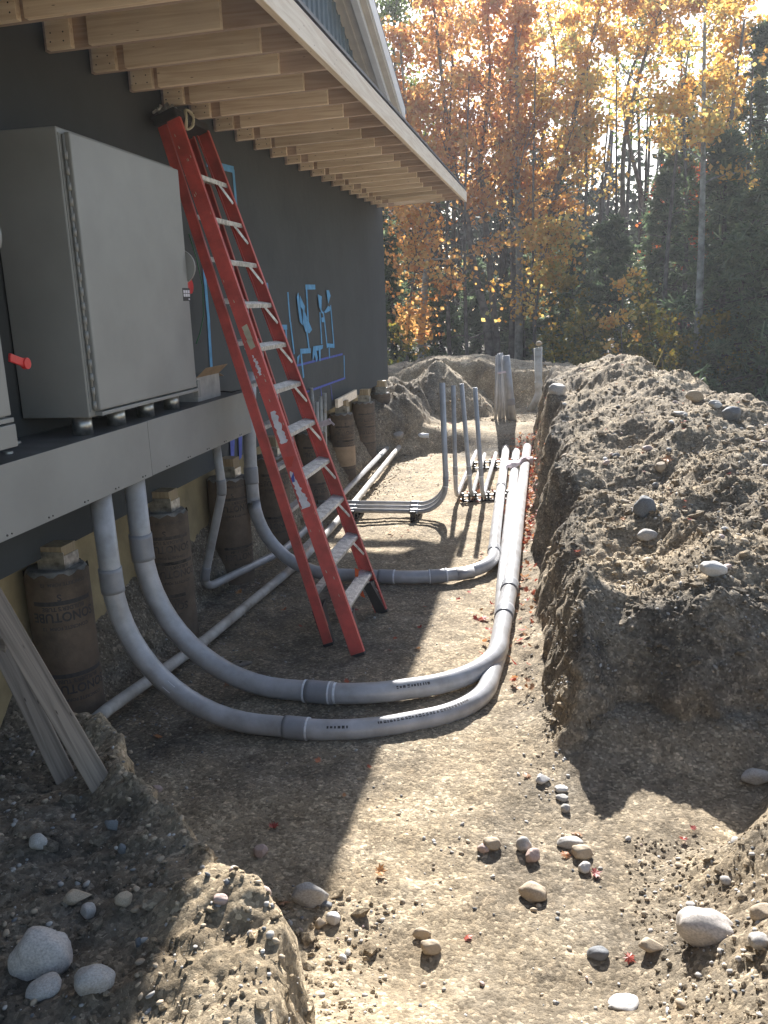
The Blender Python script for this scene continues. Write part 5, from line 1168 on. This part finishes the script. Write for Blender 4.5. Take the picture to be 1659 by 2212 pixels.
tree('maple_tree', 'golden maple filling between the leaning maple and the tall pale trunk', 'tree', tp(36, (1340, 810), (1345, 500), (1350, 300), (1400, 100), (1440, 0)), .16, 10, 'bark', 'maple_y', 4216, .165, group=G1, start=0.6, nb=28, spread=3.4, rise=.4)
tree('maple_tree', 'orange maple left of the centre, behind the curving stems', 'tree', tp(38, (985, 800), (980, 500), (985, 300), (975, 100), (960, 0)), .15, 11, 'bark', 'maple', 5006, .165, group=G1, start=0.5, nb=28, spread=3.2, rise=.5)
tree('green_tree', 'still green maple at the upper left against the sky', 'tree', tp(37, (870, 800), (868, 500), (872, 300), (850, 100), (860, -20)), .16, 12, 'bark', 'green_leaf', 3425, .165, start=0.5, nb=26, spread=3.2, rise=.6)
tree('green_tree', 'thin green and yellow crowned tree high in the centre right', 'tree', tp(40, (1420, 800), (1400, 500), (1350, 250), (1380, 100), (1395, -20)), .15, 13, 'bark', 'green_leaf', 2371, .165, start=.5, nb=22, spread=2.6, rise=.6)
tree('maple_tree', 'broad orange maple behind the two central stems', 'tree', tp(39, (1180, 800), (1170, 500), (1165, 350), (1200, 150), (1180, 10)), .15, 14, 'bark', 'maple_y', 5270, .165, group=G1, start=0.5, nb=30, spread=3.6, rise=.35)
tree('maple_tree', 'low small maple with spreading orange branches by the wall corner', 'tree', tp(29.5, (880, 800), (885, 660), (900, 560), (890, 500)), .07, 15, 'bark', 'maple', 1700, .165, jit=.3, group=G1, start=.35, nb=16, spread=2., rise=.25)
tree('maple_tree', 'small maple with long low golden branches right of the centre stems', 'tree', tp(30.5, (1150, 800), (1160, 650), (1180, 540), (1185, 500)), .07, 16, 'bark', 'maple_y', 1900, .165, jit=.3, group=G1, start=.4, nb=16, spread=2.5, rise=.15)
# beech sapling and other understory
tree('sapling', 'slender sapling with sparse orange yellow leaves in front of the dark hollow', 'sapling', tp(24, (1345, 815), (1342, 700), (1350, 600)), .018, 17, 'bark', 'maple_y', 430, .13, jit=.10, start=.25, nb=14, spread=1.0, rise=.4, sub=2)
bush = [(1195, 26, 1.9, 900, 'sparse yellow green bush behind the single far conduit'), (1262, 25, 2.3, 1500, 'leafy yellow bush behind the bank peak'), (1335, 26.5, 2.0, 1300, 'yellow green bush right of the bank peak'),
        (1400, 25.5, 2.6, 1500, 'loose golden green bush left of the tall pale trunk'), (1452, 27, 2.0, 1100, 'dull green bush at the foot of the tall pale trunk'), (1238, 29, 3.4, 1500, 'taller thin bush in the shade behind the yellow ones'), (1375, 29, 3.6, 1400, 'taller thin bush with golden leaves behind the sapling'), (1560, 26, 2.2, 1100, 'dim green bush behind the right end of the bank'), (1640, 27, 2.6, 1200, 'dim yellow green bush at the right edge of the wood'), (868, 27, 2.2, 700, 'thin green bush beside the wall corner')]
for i, (u, y, hh, nl, lb) in enumerate(bush):
    b = ony(u, 815, y); b[2] = Hs(b[0], b[1]) - .1; q = Vector(b); tree('bush', lb, 'bush', [q, q + Vector((.15, 0, .5 * hh + .5)), q + Vector((-.1, .1, hh + .9))], .025, 60 + i, 'bark_dark', 'shrub', nl, .12, jit=.10, group='bushes at the forest edge', start=.2, nb=16, spread=1.3, rise=.35, sub=3)
# hemlocks and spruces
def conifer(label, u, y, h, seed, n, spread, start=.12, group='dark hemlocks of the wood', r0=.14):
    b = ony(u, 800, y); b[2] = Hs(b[0], b[1]) - .2; q = Vector(b); rs = np.random.RandomState(seed); lean = Vector((rs.uniform(-.3, .3), rs.uniform(-.3, .3), 0))
    return tree('hemlock_tree', label, 'hemlock', [q, q + lean * .5 + Vector((0, 0, h * .5)), q + lean + Vector((0, 0, h))], r0, seed, 'bark_dark', 'hemlock', int(n * .62), .26, jit=.075, group=group, flat=2.0, shape='needle', start=start, nb=int(h * 7), spread=spread, rise=.05, droop=.35, sub=5, bend=.12, cone=.92)
hem = [('bushy hemlock at the right edge with sweeping light tipped branches', 1640, 25, 8., 20000, 2.9, .04), ('hemlock close behind the tall pale trunk', 1560, 28, 8.5, 17000, 2.6, .1), ('tall thin hemlock in the right background', 1612, 33, 12.5, 12000, 1.9, .12),
       ('dark hemlock behind the sapling', 1300, 31.5, 6.5, 15000, 2.4, .08), ('dark hemlock left of the sapling', 1220, 33, 6.3, 15000, 2.5, .08), ('hemlock between sapling and tall trunk', 1410, 33, 8.2, 16000, 2.6, .1), ('high hemlock with thin grey green top, right of centre', 1455, 37, 12, 10000, 2.0, .2),
       ('dark hemlock behind the far leaning conduits', 1130, 36, 5.6, 14000, 2.4, .06), ('dark hemlock behind the curving maple', 1040, 36, 5.6, 14000, 2.4, .06), ('dark hemlock behind the pale birch like maple', 950, 34, 5.2, 14000, 2.3, .06), ('hemlock touching the wall corner', 860, 33, 6.5, 13000, 2.3, .06),
       ('hemlock far left beyond the wall', 820, 36, 8., 9000, 2.3, .1), ('second dark hemlock far right', 1690, 31, 10.5, 12000, 2.6, .1), ('dark hemlock in the gap behind the leaning maple', 1180, 40, 7.2, 13000, 2.6, .1), ('dark hemlock far back in the right gap', 1540, 40, 13, 11000, 2.3, .1)]
for i, (lb, u, y, h, n, sp, st) in enumerate(hem): conifer(lb, u, y, h, 200 + i, n, sp, st)
# bare trunks inside the wood
bt = [(938, 34.5, 11, .09, 'bark_dark'), (962, 37, 12, .10, 'bark_dark'), (1000, 40, 12, .09, 'bark_dark'), (1218, 32.5, 5.5, .11, 'bark'), (1290, 38, 12, .1, 'bark_dark'), (1467, 33, 12, .12, 'bark'), (1541, 30, 12, .15, 'bark'), (1600, 36, 13, .2, 'bark_dark'), (1625, 29, 11, .12, 'bark_dark'), (1380, 37, 12, .1, 'bark_dark'), (850, 34, 11, .1, 'bark_dark'), (1085, 38, 12, .11, 'bark_dark'),
      (1012, 31, 11.5, .085, 'bark'), (975, 32, 12, .10, 'bark'), (1160, 32, 12, .08, 'bark'), (1255, 33, 12, .09, 'bark'), (1330, 33, 12, .075, 'bark_dark'), (1428, 31, 12, .10, 'bark'), (1585, 28, 10.5, .09, 'bark'), (1650, 27, 10.5, .13, 'bark_dark')]
lbs = ['thin dark trunk right of the birch like maple', 'second thin dark trunk behind the heap', 'slim dark trunk deep in the left wood', 'short pale broken stub trunk in the dark middle', 'thin dark trunk behind the sapling', 'dark trunk left of the tall pale trunk', 'thick brown trunk just right of the tall pale trunk', 'thickest dark trunk at the right', 'dark trunk near the right edge', 'thin trunk deep in the gap right of the middle', 'trunk half hidden by the wall corner', 'dark trunk behind the twin stems',
       'grey pole like trunk left of the curved maple stem', 'grey trunk rising behind the end of the canopy', 'thin grey trunk just right of the lichen patched maple', 'grey pole trunk behind the bank peak', 'thin dark pole above the sapling', 'grey trunk left of the low red maple', 'thin grey trunk between the thick brown one and the edge', 'dark rough trunk at the right edge']
for i, (u, y, h, r, mt) in enumerate(bt):
    b = ony(u, 800, y); b[2] = Hs(b[0], b[1]) - .2; q = Vector(b); rs = np.random.RandomState(i + 70); tree('bare_tree', lbs[i], 'tree', [q, q + Vector((rs.uniform(-.2, .2), 0, h * .5)), q + Vector((rs.uniform(-.5, .5), 0, h))], r, 300 + i, mt, 'hemlock', 0, .1, group='bare trunks inside the wood', start=.25, nb=14 if h > 6 else 2, spread=1.6, rise=.3, sub=2)
# far-off wood reading as one mass
rs = np.random.RandomState(9); n = 60000
cl = rs.uniform(-24, 22, 220); cy_ = rs.uniform(44, 62, 220); ch = rs.uniform(6, 10.5, 220); k = rs.randint(0, 220, n); zz = rs.rand(n) ** .8
rad = 2.1 * (1 - .75 * zz); C = np.stack([cl[k] + rs.randn(n) * rad * .6, cy_[k] + rs.randn(n) * rad * .5, .3 + ch[k] * zz], 1)
nr = rs.randn(n, 3); nr /= np.linalg.norm(nr, axis=1)[:, None]; u = np.cross(nr, rs.randn(n, 3)); u /= np.linalg.norm(u, axis=1)[:, None]; v = np.cross(nr, u); s = rs.uniform(.14, .30, n)[:, None]
V = np.stack([C - u * s, C + v * s * .6, C + u * s, C - v * s * .6], 1).reshape(-1, 3)
tag(np_mesh('distant_woods', V, np.arange(n * 4).reshape(n, 4), MT['far_green'], tint=rs.rand(n)), 'dark evergreen wood far behind', kind='stuff')
m = MB()
for i in range(70):
    x, y = rs.uniform(-20, 20), rs.uniform(42, 60); m.tube([(x, y, 0), (x + rs.uniform(-.2, .2), y, 5), (x + rs.uniform(-.5, .5), y, 11)], [.14, .11, .05], 6)
tag(m.build('distant_trunks', MT['bark_dark']), 'trunks of the far-off wood', kind='stuff')
# grass tufts behind the bank
rs = np.random.RandomState(14)
for i, (x, y) in enumerate(((1.45, 11.4), (1.7, 11.0), (1.2, 12.0))):
    m = MB(); z = Hs(x, y)
    for j in range(40):
        a = rs.uniform(0, 6.3); l = rs.uniform(.15, .45); x0, y0_ = x + rs.randn() * .1, y + rs.randn() * .1; z0 = Hs(x0, y0_); d = Vector((math.cos(a) * .4, math.sin(a) * .4, 1)) * l
        p0 = Vector((x0, y0_, z0)); m.add([p0, p0 + Vector((.006, 0, 0)), p0 + d * .6 + Vector((.004, 0, 0)), p0 + d], [(0, 1, 2, 3)])
    o = m.build('grass_tuft', MT['grass']); a_ = o.data.attributes.new('tint', 'FLOAT', 'FACE'); a_.data.foreach_set('value', list(rs.rand(len(o.data.polygons))))
    tag(root_at_base(o), 'dry grass tuft on the back slope of the right bank', 'grass tuft', 'grass tufts behind the bank')

# thin haze volume added in place of lens glare, lit by the low sun
m = MB(); m.box(-130, 130, -40, 200, -3, 19)
hz = m.build('haze', None); hz.data.materials.clear(); hm = bpy.data.materials.new('glare_haze'); hm.use_nodes = True; N = hm.node_tree.nodes; N.clear()
out = N.new('ShaderNodeOutputMaterial'); pv = N.new('ShaderNodeVolumePrincipled'); pv.inputs['Color'].default_value = (.95, .96, 1, 1); pv.inputs['Density'].default_value = .0012; pv.inputs['Anisotropy'].default_value = .3
hm.node_tree.links.new(pv.outputs[0], out.inputs['Volume']); hz.data.materials.append(hm); tag(hz, 'thin pale haze added over the clearing in place of lens glare', kind='stuff')
